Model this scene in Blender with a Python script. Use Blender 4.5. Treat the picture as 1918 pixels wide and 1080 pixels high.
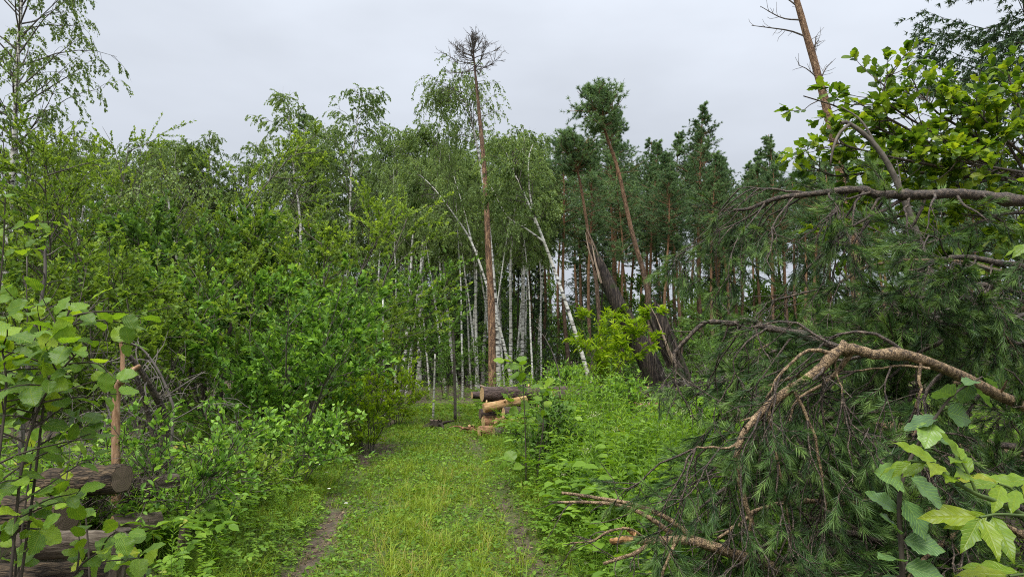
import bpy, math, random
import numpy as np

sc = bpy.context.scene
for _o in list(bpy.data.objects):
    bpy.data.objects.remove(_o)

# ------------------------------------------------------------------ camera
F = 1279.0                       # focal length in photo pixels (1918 wide)
PITCH = math.radians(5.76)
CAMZ = 1.6
cam_d = bpy.data.cameras.new('camera')
cam = bpy.data.objects.new('camera', cam_d)
sc.collection.objects.link(cam)
cam_d.sensor_width = 36.0
cam_d.lens = 36.0 * F / 1918.0
cam_d.clip_start = 0.05
cam_d.clip_end = 3000
cam.location = (0, 0, CAMZ)
cam.rotation_euler = (math.pi / 2 + PITCH, 0, 0)
sc.camera = cam

# ------------------------------------------------------------------ world (overcast)
SUN_EL, SUN_AZ = math.radians(62), math.radians(205)    # azimuth clockwise from +Y
world = bpy.data.worlds.new('World')
sc.world = world
world.use_nodes = True
wn, wl = world.node_tree.nodes, world.node_tree.links
wn.clear()
w_out = wn.new('ShaderNodeOutputWorld')
w_bg = wn.new('ShaderNodeBackground')
w_sky = wn.new('ShaderNodeTexSky')
w_sky.sky_type = 'NISHITA'
w_sky.sun_disc = False
w_sky.sun_elevation = SUN_EL
w_sky.sun_rotation = SUN_AZ
w_sky.dust_density = 3.0
w_tc = wn.new('ShaderNodeTexCoord')
w_sep = wn.new('ShaderNodeSeparateXYZ')
wl.new(w_tc.outputs['Generated'], w_sep.inputs[0])
# cloud layer: overcast brightens from the horizon to the zenith
w_mr = wn.new('ShaderNodeMapRange')
w_mr.inputs['From Min'].default_value = 0.0
w_mr.inputs['From Max'].default_value = 1.0
w_mr.inputs['To Min'].default_value = 2.35
w_mr.inputs['To Max'].default_value = 7.05
w_pw = wn.new('ShaderNodeMath'); w_pw.operation = 'POWER'; w_pw.use_clamp = True
w_pw.inputs[1].default_value = 2.0
w_ab = wn.new('ShaderNodeMath'); w_ab.operation = 'MAXIMUM'; w_ab.inputs[1].default_value = 0.0
wl.new(w_sep.outputs['Z'], w_ab.inputs[0]); wl.new(w_ab.outputs[0], w_pw.inputs[0])
wl.new(w_pw.outputs[0], w_mr.inputs['Value'])
w_map = wn.new('ShaderNodeMapping')
w_map.inputs['Scale'].default_value = (1.0, 1.0, 2.6)
wl.new(w_tc.outputs['Generated'], w_map.inputs[0])
w_no = wn.new('ShaderNodeTexNoise')
w_no.inputs['Scale'].default_value = 3.0
w_no.inputs['Detail'].default_value = 4.0
w_no.inputs['Roughness'].default_value = 0.5
wl.new(w_map.outputs[0], w_no.inputs['Vector'])
w_mr2 = wn.new('ShaderNodeMapRange')
w_mr2.inputs['From Min'].default_value = 0.3
w_mr2.inputs['From Max'].default_value = 0.7
w_mr2.inputs['To Min'].default_value = 0.92
w_mr2.inputs['To Max'].default_value = 1.08
wl.new(w_no.outputs['Fac'], w_mr2.inputs['Value'])
w_mul = wn.new('ShaderNodeMath'); w_mul.operation = 'MULTIPLY'
wl.new(w_mr.outputs[0], w_mul.inputs[0]); wl.new(w_mr2.outputs[0], w_mul.inputs[1])
w_col = wn.new('ShaderNodeVectorMath'); w_col.operation = 'SCALE'
w_col.inputs[0].default_value = (0.915, 0.98, 1.09)
wl.new(w_mul.outputs[0], w_col.inputs['Scale'])
w_mix = wn.new('ShaderNodeMixRGB')
w_mix.inputs['Fac'].default_value = 0.98
wl.new(w_sky.outputs[0], w_mix.inputs[1]); wl.new(w_col.outputs[0], w_mix.inputs[2])
wl.new(w_mix.outputs[0], w_bg.inputs['Color'])
w_bg.inputs['Strength'].default_value = 0.085
wl.new(w_bg.outputs[0], w_out.inputs['Surface'])

# ------------------------------------------------------------------ sun through cloud
sun_d = bpy.data.lights.new('sun', 'SUN')
sun_d.energy = 1.5
sun_d.angle = math.radians(35)
sun_d.color = (1.0, 0.97, 0.92)
sun = bpy.data.objects.new('sun', sun_d)
sc.collection.objects.link(sun)
sun.rotation_euler = (math.pi / 2 - SUN_EL, 0, math.pi - SUN_AZ)

sc.view_settings.view_transform = 'Standard'
sc.view_settings.look = 'None'
sc.view_settings.exposure = 1.64
sc.view_settings.gamma = 1.0
sc.view_settings.use_curve_mapping = False
sc.cycles.use_denoising = False
sc.cycles.max_bounces = 6
sc.cycles.diffuse_bounces = 4
sc.cycles.glossy_bounces = 2
sc.cycles.transmission_bounces = 4
sc.cycles.volume_bounces = 0
sc.cycles.use_adaptive_sampling = True
sc.cycles.pixel_filter_type = 'BLACKMAN_HARRIS'
sc.cycles.filter_width = 1.05

# ------------------------------------------------------------------ helpers
CS, SN = math.cos(PITCH), math.sin(PITCH)
COL = sc.collection


def at(u, v, Y):
    """photo pixel + distance along +Y -> world point"""
    x = (u - 959.0) / F
    y = -(v - 540.0) / F
    k = Y / (CS - y * SN)
    return np.array([x * k, Y, CAMZ + k * (SN + y * CS)])


def px(u, Y):
    return (u - 959.0) / F * Y * 1.0


def hgt(v, Y):
    return at(959, v, Y)[2]


def nrm(a):
    return a / np.maximum(np.linalg.norm(a, axis=-1, keepdims=True), 1e-9)


def path_x(y):
    return -0.69 - 0.12 * (y - 5.2)


def gh(x, y):
    """ground height"""
    x = np.asarray(x, float); y = np.asarray(y, float)
    h = 0.04 * np.sin(x * 0.9 + 1.3) * np.cos(y * 0.7) + 0.03 * np.sin(x * 2.3 + y * 1.7)
    d = x - path_x(y)
    near = np.clip((22 - y) / 6, 0, 1)
    h = h * np.clip(np.abs(d) / 1.5, 0.25, 1)
    h = h - near * 0.07 * (np.exp(-((d + 0.92) / 0.17) ** 2) + 0.8 * np.exp(-((d - 0.9) / 0.17) ** 2))
    h = h + near * 0.16 * np.clip((-d - 1.1) / 1.2, 0, 1)
    h = h + near * 0.10 * np.clip((d - 1.1) / 1.5, 0, 1)
    return h


class Geo:
    def __init__(s):
        s.v = []; s.f = []; s.n = 0; s.uv = False

    def add(s, v, f, rnd=0.5, mat=0):
        v = np.asarray(v, np.float32).reshape(-1, 3)
        f = np.asarray(f, np.int64)
        r = np.broadcast_to(np.asarray(rnd, np.float32), (len(f),)).copy()
        s.f.append((f + s.n, r, mat))
        s.v.append(v); s.n += len(v)

    def inst(s, tmpl, pos, R, scale, rnd, mat=0, jit=0.0):
        """copies of a template (verts, faces) at many frames"""
        tv, tf = tmpl
        N = len(pos)
        if N == 0:
            return
        scale = np.asarray(scale, float)
        if scale.ndim == 1:
            scale = scale[:, None]
        if scale.shape[1] == 1:
            scale = np.repeat(scale, 3, 1)
        lv = tv[None] * scale[:, None, :]
        v = np.einsum('nij,nkj->nki', R, lv) + pos[:, None, :]
        f = tf[None] + (np.arange(N) * len(tv))[:, None, None]
        r = np.repeat(np.asarray(rnd, float), len(tf))
        s.add(v.reshape(-1, 3), f.reshape(-1, tf.shape[1]), r, mat)

    def merge_inst(s, other, pos, R, scale, drnd=None):
        """copies of a whole Geo"""
        ov = np.concatenate(other.v)
        N = len(pos)
        if N == 0:
            return
        scale = np.asarray(scale, float).reshape(N, 1, 1)
        v = np.einsum('nij,kj->nki', R, ov) * scale + pos[:, None, :]
        base = s.n
        off = (np.arange(N) * len(ov))[:, None, None]
        for f, r, m in other.f:
            ff = (f[None] + off + base).reshape(-1, f.shape[1])
            rr = np.tile(r, (N, 1))
            if drnd is not None:
                rr = rr + np.asarray(drnd)[:, None]
            s.f.append((ff, np.clip(rr.reshape(-1), 0, 1).astype(np.float32), m))
        s.v.append(v.reshape(-1, 3).astype(np.float32)); s.n += N * len(ov)

    def tris(s):
        return sum(len(f) * (f.shape[1] - 2) for f, r, m in s.f)

    def mesh(s, name, mats, smooth=False):
        me = bpy.data.meshes.new(name)
        if s.n:
            v = np.concatenate(s.v)
            me.vertices.add(len(v))
            me.vertices.foreach_set('co', v.astype(np.float32).ravel())
            lt = np.concatenate([np.full(len(f), f.shape[1], np.int32) for f, r, m in s.f])
            li = np.concatenate([f.ravel() for f, r, m in s.f]).astype(np.int32)
            me.loops.add(len(li))
            me.loops.foreach_set('vertex_index', li)
            me.polygons.add(len(lt))
            ls = np.concatenate([[0], np.cumsum(lt)[:-1]]).astype(np.int32)
            me.polygons.foreach_set('loop_start', ls)
            mi = np.concatenate([np.full(len(f), m, np.int32) for f, r, m in s.f])
            me.polygons.foreach_set('material_index', mi)
            me.polygons.foreach_set('use_smooth', np.full(len(lt), smooth))
            a = me.attributes.new('rnd', 'FLOAT', 'FACE')
            a.data.foreach_set('value', np.concatenate([r for f, r, m in s.f]).astype(np.float32))
        for m in mats:
            me.materials.append(m)
        me.update(calc_edges=True)
        return me


def obj(name, me, parent=None, loc=None, rot=None, scale=None):
    o = bpy.data.objects.new(name, me)
    COL.objects.link(o)
    if parent is not None:
        o.parent = parent
    if loc is not None:
        o.location = loc
    if rot is not None:
        o.rotation_euler = rot
    if scale is not None:
        o.scale = (scale,) * 3 if np.isscalar(scale) else scale
    return o


def tag(o, label, cat, group=None):
    o['label'] = label; o['category'] = cat
    if group:
        o['group'] = group
    return o


def thing(name, label, cat, loc, rot=None, group=None, scale=None):
    return tag(obj(name, None, None, loc, rot, scale), label, cat, group)


def stuff(o):
    o['kind'] = 'stuff'
    return o


def structure(o):
    o['kind'] = 'structure'
    return o


def copy_tree(src, loc, rot, scale, label=None, group=None):
    c = src.copy(); COL.objects.link(c)
    c.location = loc; c.rotation_euler = rot
    c.scale = (scale,) * 3 if np.isscalar(scale) else scale
    if label: c['label'] = label
    if group: c['group'] = group
    for ch in src.children:
        k = ch.copy(); COL.objects.link(k); k.parent = c
        for g in ch.children:
            h = g.copy(); COL.objects.link(h); h.parent = k
    return c


# ---- curve / branch batches
def grow(rng, P0, D0, L, n=5, wander=0.15, grav=0.0, gpow=1.0):
    """N polylines of n points: P0,D0 (N,3), L (N)"""
    P0 = np.atleast_2d(P0).astype(float); D = nrm(np.atleast_2d(D0).astype(float))
    N = len(P0)
    L = np.broadcast_to(np.asarray(L, float), (N,))
    pts = np.zeros((N, n, 3)); pts[:, 0] = P0
    st = (L / (n - 1))[:, None]
    gr = np.broadcast_to(np.asarray(grav, float), (N,))[:, None]
    for i in range(1, n):
        D = D + rng.normal(0, wander, (N, 3))
        D = D + gr * np.array([0, 0, -1.0]) * (i / (n - 1)) ** gpow
        D = nrm(D)
        pts[:, i] = pts[:, i - 1] + D * st
    return pts


def along(pts, t):
    """sample polylines pts (N,n,3) at t (N,) -> pos, tangent"""
    N, n, _ = pts.shape
    x = np.clip(t, 0, 0.9999) * (n - 1)
    i = x.astype(int); fr = (x - i)[:, None]
    a = pts[np.arange(N), i]; b = pts[np.arange(N), i + 1]
    return a * (1 - fr) + b * fr, nrm(b - a)


def sub(rng, pts, k, t0, t1, even=False):
    """k sample places on each polyline"""
    N = len(pts)
    idx = np.repeat(np.arange(N), k)
    if even:
        t = np.tile(np.linspace(t0, t1, k), N) + rng.uniform(-.5, .5, N * k) * (t1 - t0) / k
    else:
        t = rng.uniform(t0, t1, N * k)
    p, T = along(pts[idx], t)
    return idx, np.clip(t, 0, 1), p, T


def side(rng, T, ang, az=None):
    N = len(T)
    ref = np.where(np.abs(T[:, 2:3]) < 0.9, np.array([[0, 0, 1.0]]), np.array([[1.0, 0, 0]]))
    u = nrm(np.cross(T, ref)); w = np.cross(T, u)
    a = rng.uniform(0, 2 * np.pi, N) if az is None else az
    ang = np.broadcast_to(np.asarray(ang, float), (N,))
    p = u * np.cos(a)[:, None] + w * np.sin(a)[:, None]
    return nrm(T * np.cos(ang)[:, None] + p * np.sin(ang)[:, None])


def tubes(g, pts, r0, r1, sides=5, mat=0, rnd=0.5, rad=None, bump=0.0, rng=None, cap=False, power=1.0):
    pts = np.asarray(pts, float)
    if pts.ndim == 2:
        pts = pts[None]
    N, n, _ = pts.shape
    T = nrm(np.gradient(pts, axis=1))
    ch = pts[:, -1] - pts[:, 0]
    mid = pts[:, n // 2] - pts[:, 0]
    ref = np.cross(ch, mid)
    bad = np.linalg.norm(ref, axis=1) < 1e-5
    alt = np.cross(ch, np.array([0.31, 0.83, 0.47]))
    ref = nrm(np.where(bad[:, None], alt, nrm(ref)))[:, None, :]
    u = nrm(np.cross(T, ref)); w = np.cross(T, u)
    if rad is None:
        tt = np.linspace(0, 1, n) ** power
        r0 = np.broadcast_to(np.asarray(r0, float), (N,)); r1 = np.broadcast_to(np.asarray(r1, float), (N,))
        rad = r0[:, None] * (1 - tt) + r1[:, None] * tt
    else:
        rad = np.broadcast_to(np.asarray(rad, float), (N, n))
    a = np.arange(sides) / sides * 2 * np.pi
    R = rad[:, :, None] * np.ones(sides)
    if bump and rng is not None:
        R = R * (1 + rng.normal(0, bump, R.shape))
    v = pts[:, :, None, :] + R[..., None] * (u[:, :, None, :] * np.cos(a)[:, None] + w[:, :, None, :] * np.sin(a)[:, None])
    i = np.arange(n - 1)[:, None] * sides
    j = np.arange(sides)[None]
    q = np.stack([i + j, i + (j + 1) % sides, i + sides + (j + 1) % sides, i + sides + j], -1).reshape(-1, 4)
    f = (q[None] + (np.arange(N) * n * sides)[:, None, None]).reshape(-1, 4)
    rr = np.repeat(np.broadcast_to(np.asarray(rnd, float), (N,)), len(q))
    base = g.n
    g.add(v.reshape(-1, 3), f, rr, mat)
    if cap:
        for k in range(N):
            for e in (0, n - 1):
                c = base + k * n * sides + e * sides + np.arange(sides)
                g.f.append((c[None] if e else c[::-1][None], np.array([0.5], np.float32), mat))


def frames(D, U):
    """rotation matrices with local Y = D, local Z ~ U"""
    Y = nrm(D)
    X = np.cross(Y, U); X = nrm(X)
    Z = np.cross(X, Y)
    return np.stack([X, Y, Z], -1)


def smooth(p, n=24):
    """Catmull-Rom through control points"""
    p = np.asarray(p, float)
    q = np.vstack([2 * p[0] - p[1], p, 2 * p[-1] - p[-2]])
    m = len(p) - 1
    out = []
    for s in np.linspace(0, m, n):
        i = min(int(s), m - 1); t = s - i
        a, b, c, d = q[i], q[i + 1], q[i + 2], q[i + 3]
        out.append(0.5 * ((2 * b) + (-a + c) * t + (2 * a - 5 * b + 4 * c - d) * t * t + (-a + 3 * b - 3 * c + d) * t ** 3))
    return np.array(out)


def pl(pp, n=24):
    return smooth([at(*p) for p in pp], n)


# ---- leaf templates: stem at origin, tip along +Y, face +Z, unit length
LEAF4 = (np.array([[0, 0, 0], [.3, .45, .07], [0, 1, -.04], [-.3, .45, .07]], float), np.array([[0, 1, 2], [0, 2, 3]]))
LEAF6 = (np.array([[0, 0, 0], [.25, .22, .07], [.27, .6, .06], [0, 1, -.1], [-.27, .6, .06], [-.25, .22, .07]], float),
         np.array([[0, 1, 2, 3], [0, 3, 4, 5]]))
LANCE = (np.array([[0, 0, 0], [.09, .35, .03], [.07, .7, 0], [0, 1, -.12], [-.07, .7, 0], [-.09, .35, .03]], float),
         np.array([[0, 1, 2, 3], [0, 3, 4, 5]]))
BLADE = (np.array([[-.5, 0, 0], [.5, 0, 0], [.42, .5, .0], [-.42, .5, .0], [.0, 1, -.25]], float),)
DROOP = (np.array([[0, 0, 0], [.15, .3, .02], [.13, .62, -.12], [0, 1.05, -.42], [-.13, .62, -.12], [-.15, .3, .02]], float), np.array([[0, 1, 2, 3], [0, 3, 4, 5]]))
NEEDLE = (np.array([[-.5, 0, 0], [.5, 0, 0], [0, 1, 0]], float), np.array([[0, 1, 2]]))
BL_Q = np.array([[0, 1, 2, 3]]); BL_T = np.array([[3, 2, 4]])


# ------------------------------------------------------------------ materials
def node_mat(name):
    m = bpy.data.materials.new(name)
    m.use_nodes = True
    nt = m.node_tree
    nt.nodes.clear()
    out = nt.nodes.new('ShaderNodeOutputMaterial')
    return m, nt, nt.nodes, nt.links, out


def ramp(nodes, stops):
    r = nodes.new('ShaderNodeValToRGB')
    e = r.color_ramp.elements
    e[0].position = stops[0][0]; e[0].color = (*stops[0][1], 1)
    e[1].position = stops[-1][0]; e[1].color = (*stops[-1][1], 1)
    for p, c in stops[1:-1]:
        k = e.new(p); k.color = (*c, 1)
    return r


def leaf_mat(name, stops, trans=0.3, rough=0.42, spec=0.5, var=0.25, tcol=(1.25, 1.2, 0.5), veins=False):
    m, nt, N, L, out = node_mat(name)
    at_ = N.new('ShaderNodeAttribute'); at_.attribute_name = 'rnd'
    oi = N.new('ShaderNodeObjectInfo')
    ma = N.new('ShaderNodeMath'); ma.operation = 'MULTIPLY_ADD'
    ma.inputs[1].default_value = var; 
    L.new(oi.outputs['Random'], ma.inputs[0])
    sb = N.new('ShaderNodeMath'); sb.operation = 'SUBTRACT'; sb.inputs[1].default_value = var / 2
    L.new(at_.outputs['Fac'], sb.inputs[0])
    L.new(sb.outputs[0], ma.inputs[2])
    r = ramp(N, stops)
    L.new(ma.outputs[0], r.inputs[0])
    col = r.outputs[0]
    p = N.new('ShaderNodeBsdfPrincipled')
    p.inputs['Roughness'].default_value = rough
    p.inputs['Specular IOR Level'].default_value = spec
    if veins:
        tc = N.new('ShaderNodeUVMap')
        sp = N.new('ShaderNodeSeparateXYZ'); L.new(tc.outputs[0], sp.inputs[0])
        ab = N.new('ShaderNodeMath'); ab.operation = 'ABSOLUTE'; L.new(sp.outputs['X'], ab.inputs[0])
        k = N.new('ShaderNodeMath'); k.operation = 'MULTIPLY_ADD'; k.inputs[1].default_value = -0.55
        L.new(ab.outputs[0], k.inputs[0]); L.new(sp.outputs['Y'], k.inputs[2])
        fr = N.new('ShaderNodeMath'); fr.operation = 'MULTIPLY'; fr.inputs[1].default_value = 8.5 * 2 * math.pi
        L.new(k.outputs[0], fr.inputs[0])
        si = N.new('ShaderNodeMath'); si.operation = 'SINE'; L.new(fr.outputs[0], si.inputs[0])
        mr = N.new('ShaderNodeMapRange'); mr.inputs['From Min'].default_value = 0.6; mr.inputs['From Max'].default_value = 1.0
        L.new(si.outputs[0], mr.inputs['Value'])
        mid = N.new('ShaderNodeMapRange'); mid.inputs['From Min'].default_value = 0.05; mid.inputs['From Max'].default_value = 0.0
        L.new(ab.outputs[0], mid.inputs['Value'])
        mx = N.new('ShaderNodeMath'); mx.operation = 'MAXIMUM'
        L.new(mr.outputs[0], mx.inputs[0]); L.new(mid.outputs[0], mx.inputs[1])
        mixc = N.new('ShaderNodeMixRGB'); mixc.blend_type = 'MIX'
        sc2 = N.new('ShaderNodeMath'); sc2.operation = 'MULTIPLY'; sc2.inputs[1].default_value = 0.2
        L.new(mx.outputs[0], sc2.inputs[0]); L.new(sc2.outputs[0], mixc.inputs[0])
        L.new(col, mixc.inputs[1])
        mixc.inputs[2].default_value = (*[min(1, c * 1.7) for c in stops[-1][1]], 1)
        # blotchy tone over the blade
        no = N.new('ShaderNodeTexNoise'); no.inputs['Scale'].default_value = 6; no.inputs['Detail'].default_value = 5
        L.new(tc.outputs[0], no.inputs['Vector'])
        hs = N.new('ShaderNodeHueSaturation')
        mr3 = N.new('ShaderNodeMapRange'); mr3.inputs['To Min'].default_value = 0.6; mr3.inputs['To Max'].default_value = 1.35
        L.new(no.outputs['Fac'], mr3.inputs['Value']); L.new(mr3.outputs[0], hs.inputs['Value'])
        L.new(mixc.outputs[0], hs.inputs['Color'])
        col = hs.outputs[0]
        bp = N.new('ShaderNodeBump'); bp.inputs['Strength'].default_value = 0.3; bp.inputs['Distance'].default_value = 0.004
        bp.invert = True
        L.new(mx.outputs[0], bp.inputs['Height']); L.new(bp.outputs[0], p.inputs['Normal'])
    L.new(col, p.inputs['Base Color'])
    t = N.new('ShaderNodeBsdfTranslucent')
    tm = N.new('ShaderNodeMixRGB'); tm.blend_type = 'MULTIPLY'; tm.inputs[0].default_value = 1
    L.new(col, tm.inputs[1]); tm.inputs[2].default_value = (*tcol, 1)
    L.new(tm.outputs[0], t.inputs['Color'])
    mix = N.new('ShaderNodeMixShader'); mix.inputs[0].default_value = trans
    L.new(p.outputs[0], mix.inputs[1]); L.new(t.outputs[0], mix.inputs[2])
    L.new(mix.outputs[0], out.inputs['Surface'])
    return m


def bark_mat(name, stops, scale=(6, 6, 1.5), detail=6, bump=0.6, rough=0.85, nscale=3.0, dist=0.02, zgrad=None, spec=0.25, moss=None, vor=0.0):
    """bark in object space; zgrad=(z0,z1,stops2) blends towards a second colour set up the stem"""
    m, nt, N, L, out = node_mat(name)
    tc = N.new('ShaderNodeTexCoord')
    mp = N.new('ShaderNodeMapping'); mp.inputs['Scale'].default_value = scale
    L.new(tc.outputs['Object'], mp.inputs[0])
    no = N.new('ShaderNodeTexNoise'); no.inputs['Scale'].default_value = nscale; no.inputs['Detail'].default_value = detail
    no.inputs['Roughness'].default_value = 0.65
    L.new(mp.outputs[0], no.inputs['Vector'])
    h = no.outputs['Fac']
    if vor:
        vo = N.new('ShaderNodeTexVoronoi'); vo.feature = 'DISTANCE_TO_EDGE'; vo.inputs['Scale'].default_value = nscale * 2.2
        L.new(mp.outputs[0], vo.inputs['Vector'])
        vm = N.new('ShaderNodeMapRange'); vm.inputs['From Max'].default_value = 0.18; vm.inputs['To Min'].default_value = -vor; vm.inputs['To Max'].default_value = 0.06
        L.new(vo.outputs['Distance'], vm.inputs['Value'])
        ad = N.new('ShaderNodeMath'); ad.operation = 'ADD'; L.new(h, ad.inputs[0]); L.new(vm.outputs[0], ad.inputs[1])
        h = ad.outputs[0]
    r = ramp(N, stops); L.new(h, r.inputs[0])
    col = r.outputs[0]
    if zgrad:
        z0, z1, st2 = zgrad
        r2 = ramp(N, st2); L.new(h, r2.inputs[0])
        sp = N.new('ShaderNodeSeparateXYZ'); L.new(tc.outputs['Object'], sp.inputs[0])
        n2 = N.new('ShaderNodeTexNoise'); n2.inputs['Scale'].default_value = 1.5; L.new(tc.outputs['Object'], n2.inputs['Vector'])
        a2 = N.new('ShaderNodeMath'); a2.operation = 'MULTIPLY_ADD'; a2.inputs[1].default_value = (z1 - z0) * 0.8
        L.new(n2.outputs['Fac'], a2.inputs[0]); L.new(sp.outputs['Z'], a2.inputs[2])
        mr = N.new('ShaderNodeMapRange'); mr.inputs['From Min'].default_value = z0 + (z1 - z0) * .4; mr.inputs['From Max'].default_value = z1 + (z1 - z0) * .4
        L.new(a2.outputs[0], mr.inputs['Value'])
        mx = N.new('ShaderNodeMixRGB'); L.new(mr.outputs[0], mx.inputs[0]); L.new(col, mx.inputs[1]); L.new(r2.outputs[0], mx.inputs[2])
        col = mx.outputs[0]
    if moss:
        n3 = N.new('ShaderNodeTexNoise'); n3.inputs['Scale'].default_value = moss[0]; n3.inputs['Detail'].default_value = 6
        L.new(tc.outputs['Object'], n3.inputs['Vector'])
        mr = N.new('ShaderNodeMapRange'); mr.inputs['From Min'].default_value = moss[1]; mr.inputs['From Max'].default_value = moss[1] + 0.08
        L.new(n3.outputs['Fac'], mr.inputs['Value'])
        mx = N.new('ShaderNodeMixRGB'); L.new(mr.outputs[0], mx.inputs[0]); L.new(col, mx.inputs[1]); mx.inputs[2].default_value = (*moss[2], 1)
        col = mx.outputs[0]
    p = N.new('ShaderNodeBsdfPrincipled')
    p.inputs['Roughness'].default_value = rough
    p.inputs['Specular IOR Level'].default_value = spec
    L.new(col, p.inputs['Base Color'])
    b = N.new('ShaderNodeBump'); b.inputs['Strength'].default_value = bump; b.inputs['Distance'].default_value = dist
    L.new(h, b.inputs['Height']); L.new(b.outputs[0], p.inputs['Normal'])
    L.new(p.outputs[0], out.inputs['Surface'])
    return m


def birch_mat(name, scale=1.0):
    m, nt, N, L, out = node_mat(name)
    tc = N.new('ShaderNodeTexCoord')
    mp = N.new('ShaderNodeMapping'); mp.inputs['Scale'].default_value = (2.2 * scale, 2.2 * scale, 13 * scale)
    L.new(tc.outputs['Object'], mp.inputs[0])
    no = N.new('ShaderNodeTexNoise'); no.inputs['Scale'].default_value = 1.3; no.inputs['Detail'].default_value = 4
    L.new(mp.outputs[0], no.inputs['Vector'])
    r = ramp(N, [(0.0, (.76, .76, .72)), (.5, (.66, .65, .61)), (.575, (.25, .24, .21)), (.62, (.03, .028, .025)), (1, (.02, .02, .018))])
    L.new(no.outputs['Fac'], r.inputs[0])
    n2 = N.new('ShaderNodeTexNoise'); n2.inputs['Scale'].default_value = 1.1 * scale; n2.inputs['Detail'].default_value = 3
    L.new(tc.outputs['Object'], n2.inputs['Vector'])
    r2 = ramp(N, [(.35, (.72, .70, .62)), (.65, (1, 1, 1))]); L.new(n2.outputs['Fac'], r2.inputs[0])
    mx = N.new('ShaderNodeMixRGB'); mx.blend_type = 'MULTIPLY'; mx.inputs[0].default_value = 1
    L.new(r.outputs[0], mx.inputs[1]); L.new(r2.outputs[0], mx.inputs[2])
    p = N.new('ShaderNodeBsdfPrincipled'); p.inputs['Roughness'].default_value = .6
    L.new(mx.outputs[0], p.inputs['Base Color'])
    L.new(p.outputs[0], out.inputs['Surface'])
    return m


def ring_mat(name, c0, c1, axis='Z'):
    m, nt, N, L, out = node_mat(name)
    tc = N.new('ShaderNodeTexCoord')
    mp = N.new('ShaderNodeMapping'); mp.inputs['Scale'].default_value = (1, 1, 0.0)
    L.new(tc.outputs['Object'], mp.inputs[0])
    wv = N.new('ShaderNodeTexWave'); wv.wave_type = 'RINGS'; wv.rings_direction = 'SPHERICAL'
    wv.inputs['Scale'].default_value = 22; wv.inputs['Distortion'].default_value = 1.5; wv.inputs['Detail'].default_value = 3
    L.new(mp.outputs[0], wv.inputs['Vector'])
    no = N.new('ShaderNodeTexNoise'); no.inputs['Scale'].default_value = 9; no.inputs['Detail'].default_value = 5
    L.new(tc.outputs['Object'], no.inputs['Vector'])
    md = N.new('ShaderNodeMath'); md.operation = 'MULTIPLY_ADD'; md.inputs[1].default_value = 0.45
    L.new(wv.outputs['Fac'], md.inputs[0])
    ms = N.new('ShaderNodeMath'); ms.operation = 'MULTIPLY'; ms.inputs[1].default_value = 0.9
    L.new(no.outputs['Fac'], ms.inputs[0]); L.new(ms.outputs[0], md.inputs[2])
    r = ramp(N, [(.2, c0), (.85, c1)]); L.new(md.outputs[0], r.inputs[0])
    p = N.new('ShaderNodeBsdfPrincipled'); p.inputs['Roughness'].default_value = .75
    L.new(r.outputs[0], p.inputs['Base Color'])
    L.new(p.outputs[0], out.inputs['Surface'])
    return m


M = {}
# rnd 0..1 runs from the dark old leaf to the young light one
M['birch_leaf'] = leaf_mat('birch_leaf', [(0, (0.0864, 0.144, 0.0513)), (0.5, (0.1871, 0.2807, 0.0941)), (1, (0.3743, 0.4895, 0.1882))], 0.48, rough=.5, spec=.22)
M['willow_leaf'] = leaf_mat('willow_leaf', [(0, (0.0508, 0.126, 0.0286)), (0.45, (0.1542, 0.3024, 0.0513)), (0.8, (0.3084, 0.5208, 0.0857)), (1, (0.4717, 0.672, 0.1714))], 0.46, rough=.5, spec=.22, var=.2)
M['alder_leaf'] = leaf_mat('alder_leaf', [(0, (0.063, 0.119, 0.0239)), (0.5, (0.1837, 0.2892, 0.0419)), (1, (0.3677, 0.4933, 0.09))], 0.48, rough=.5, spec=.22)
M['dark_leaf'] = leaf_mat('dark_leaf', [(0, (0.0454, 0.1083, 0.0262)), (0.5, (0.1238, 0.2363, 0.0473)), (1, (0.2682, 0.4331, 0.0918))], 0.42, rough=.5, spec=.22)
M['yellow_leaf'] = leaf_mat('yellow_leaf', [(0, (0.121, 0.22, 0.011)), (0.5, (0.253, 0.396, 0.0165)), (1, (0.418, 0.528, 0.033))], 0.45, rough=.5, spec=.22)
M['weed_leaf'] = leaf_mat('weed_leaf', [(0, (0.0562, 0.1264, 0.014)), (0.5, (0.1544, 0.2878, 0.0281)), (0.93, (0.3089, 0.4774, 0.0562)), (1, (0.4212, 0.365, 0.0702))], 0.45, rough=.48, spec=.28)
M['grass'] = leaf_mat('grass', [(0, (0.0798, 0.1254, 0.0114)), (0.5, (0.1881, 0.2679, 0.0182)), (0.9, (0.3078, 0.399, 0.0342)), (1, (0.3648, 0.3078, 0.0912))], 0.38, rough=.5, spec=.25)
M['pine_needle'] = leaf_mat('pine_needle', [(0, (0.0527, 0.1107, 0.0545)), (0.5, (0.1318, 0.224, 0.1028)), (1, (0.2635, 0.3953, 0.1663))], 0.28, rough=.5, spec=.25)
M['near_needle'] = leaf_mat('near_needle', [(0, (0.0189, 0.0451, 0.0143)), (0.4, (0.0486, 0.1029, 0.0287)), (0.75, (0.1148, 0.2069, 0.0513)), (1, (0.2025, 0.3135, 0.077))], 0.25, rough=.4, spec=.3)
M['spruce_needle'] = leaf_mat('spruce_needle', [(0, (0.0244, 0.0525, 0.0254)), (0.5, (0.0562, 0.105, 0.0468)), (1, (0.1162, 0.1875, 0.078))], 0.2, rough=.5, spec=.2)
M['hazel_leaf'] = leaf_mat('hazel_leaf', [(0, (0.054, 0.132, 0.0144)), (0.5, (0.138, 0.27, 0.024)), (0.85, (0.288, 0.432, 0.03)), (1, (0.432, 0.456, 0.036))], 0.48, rough=.4, spec=.4, veins=True, var=0.55)
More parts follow.
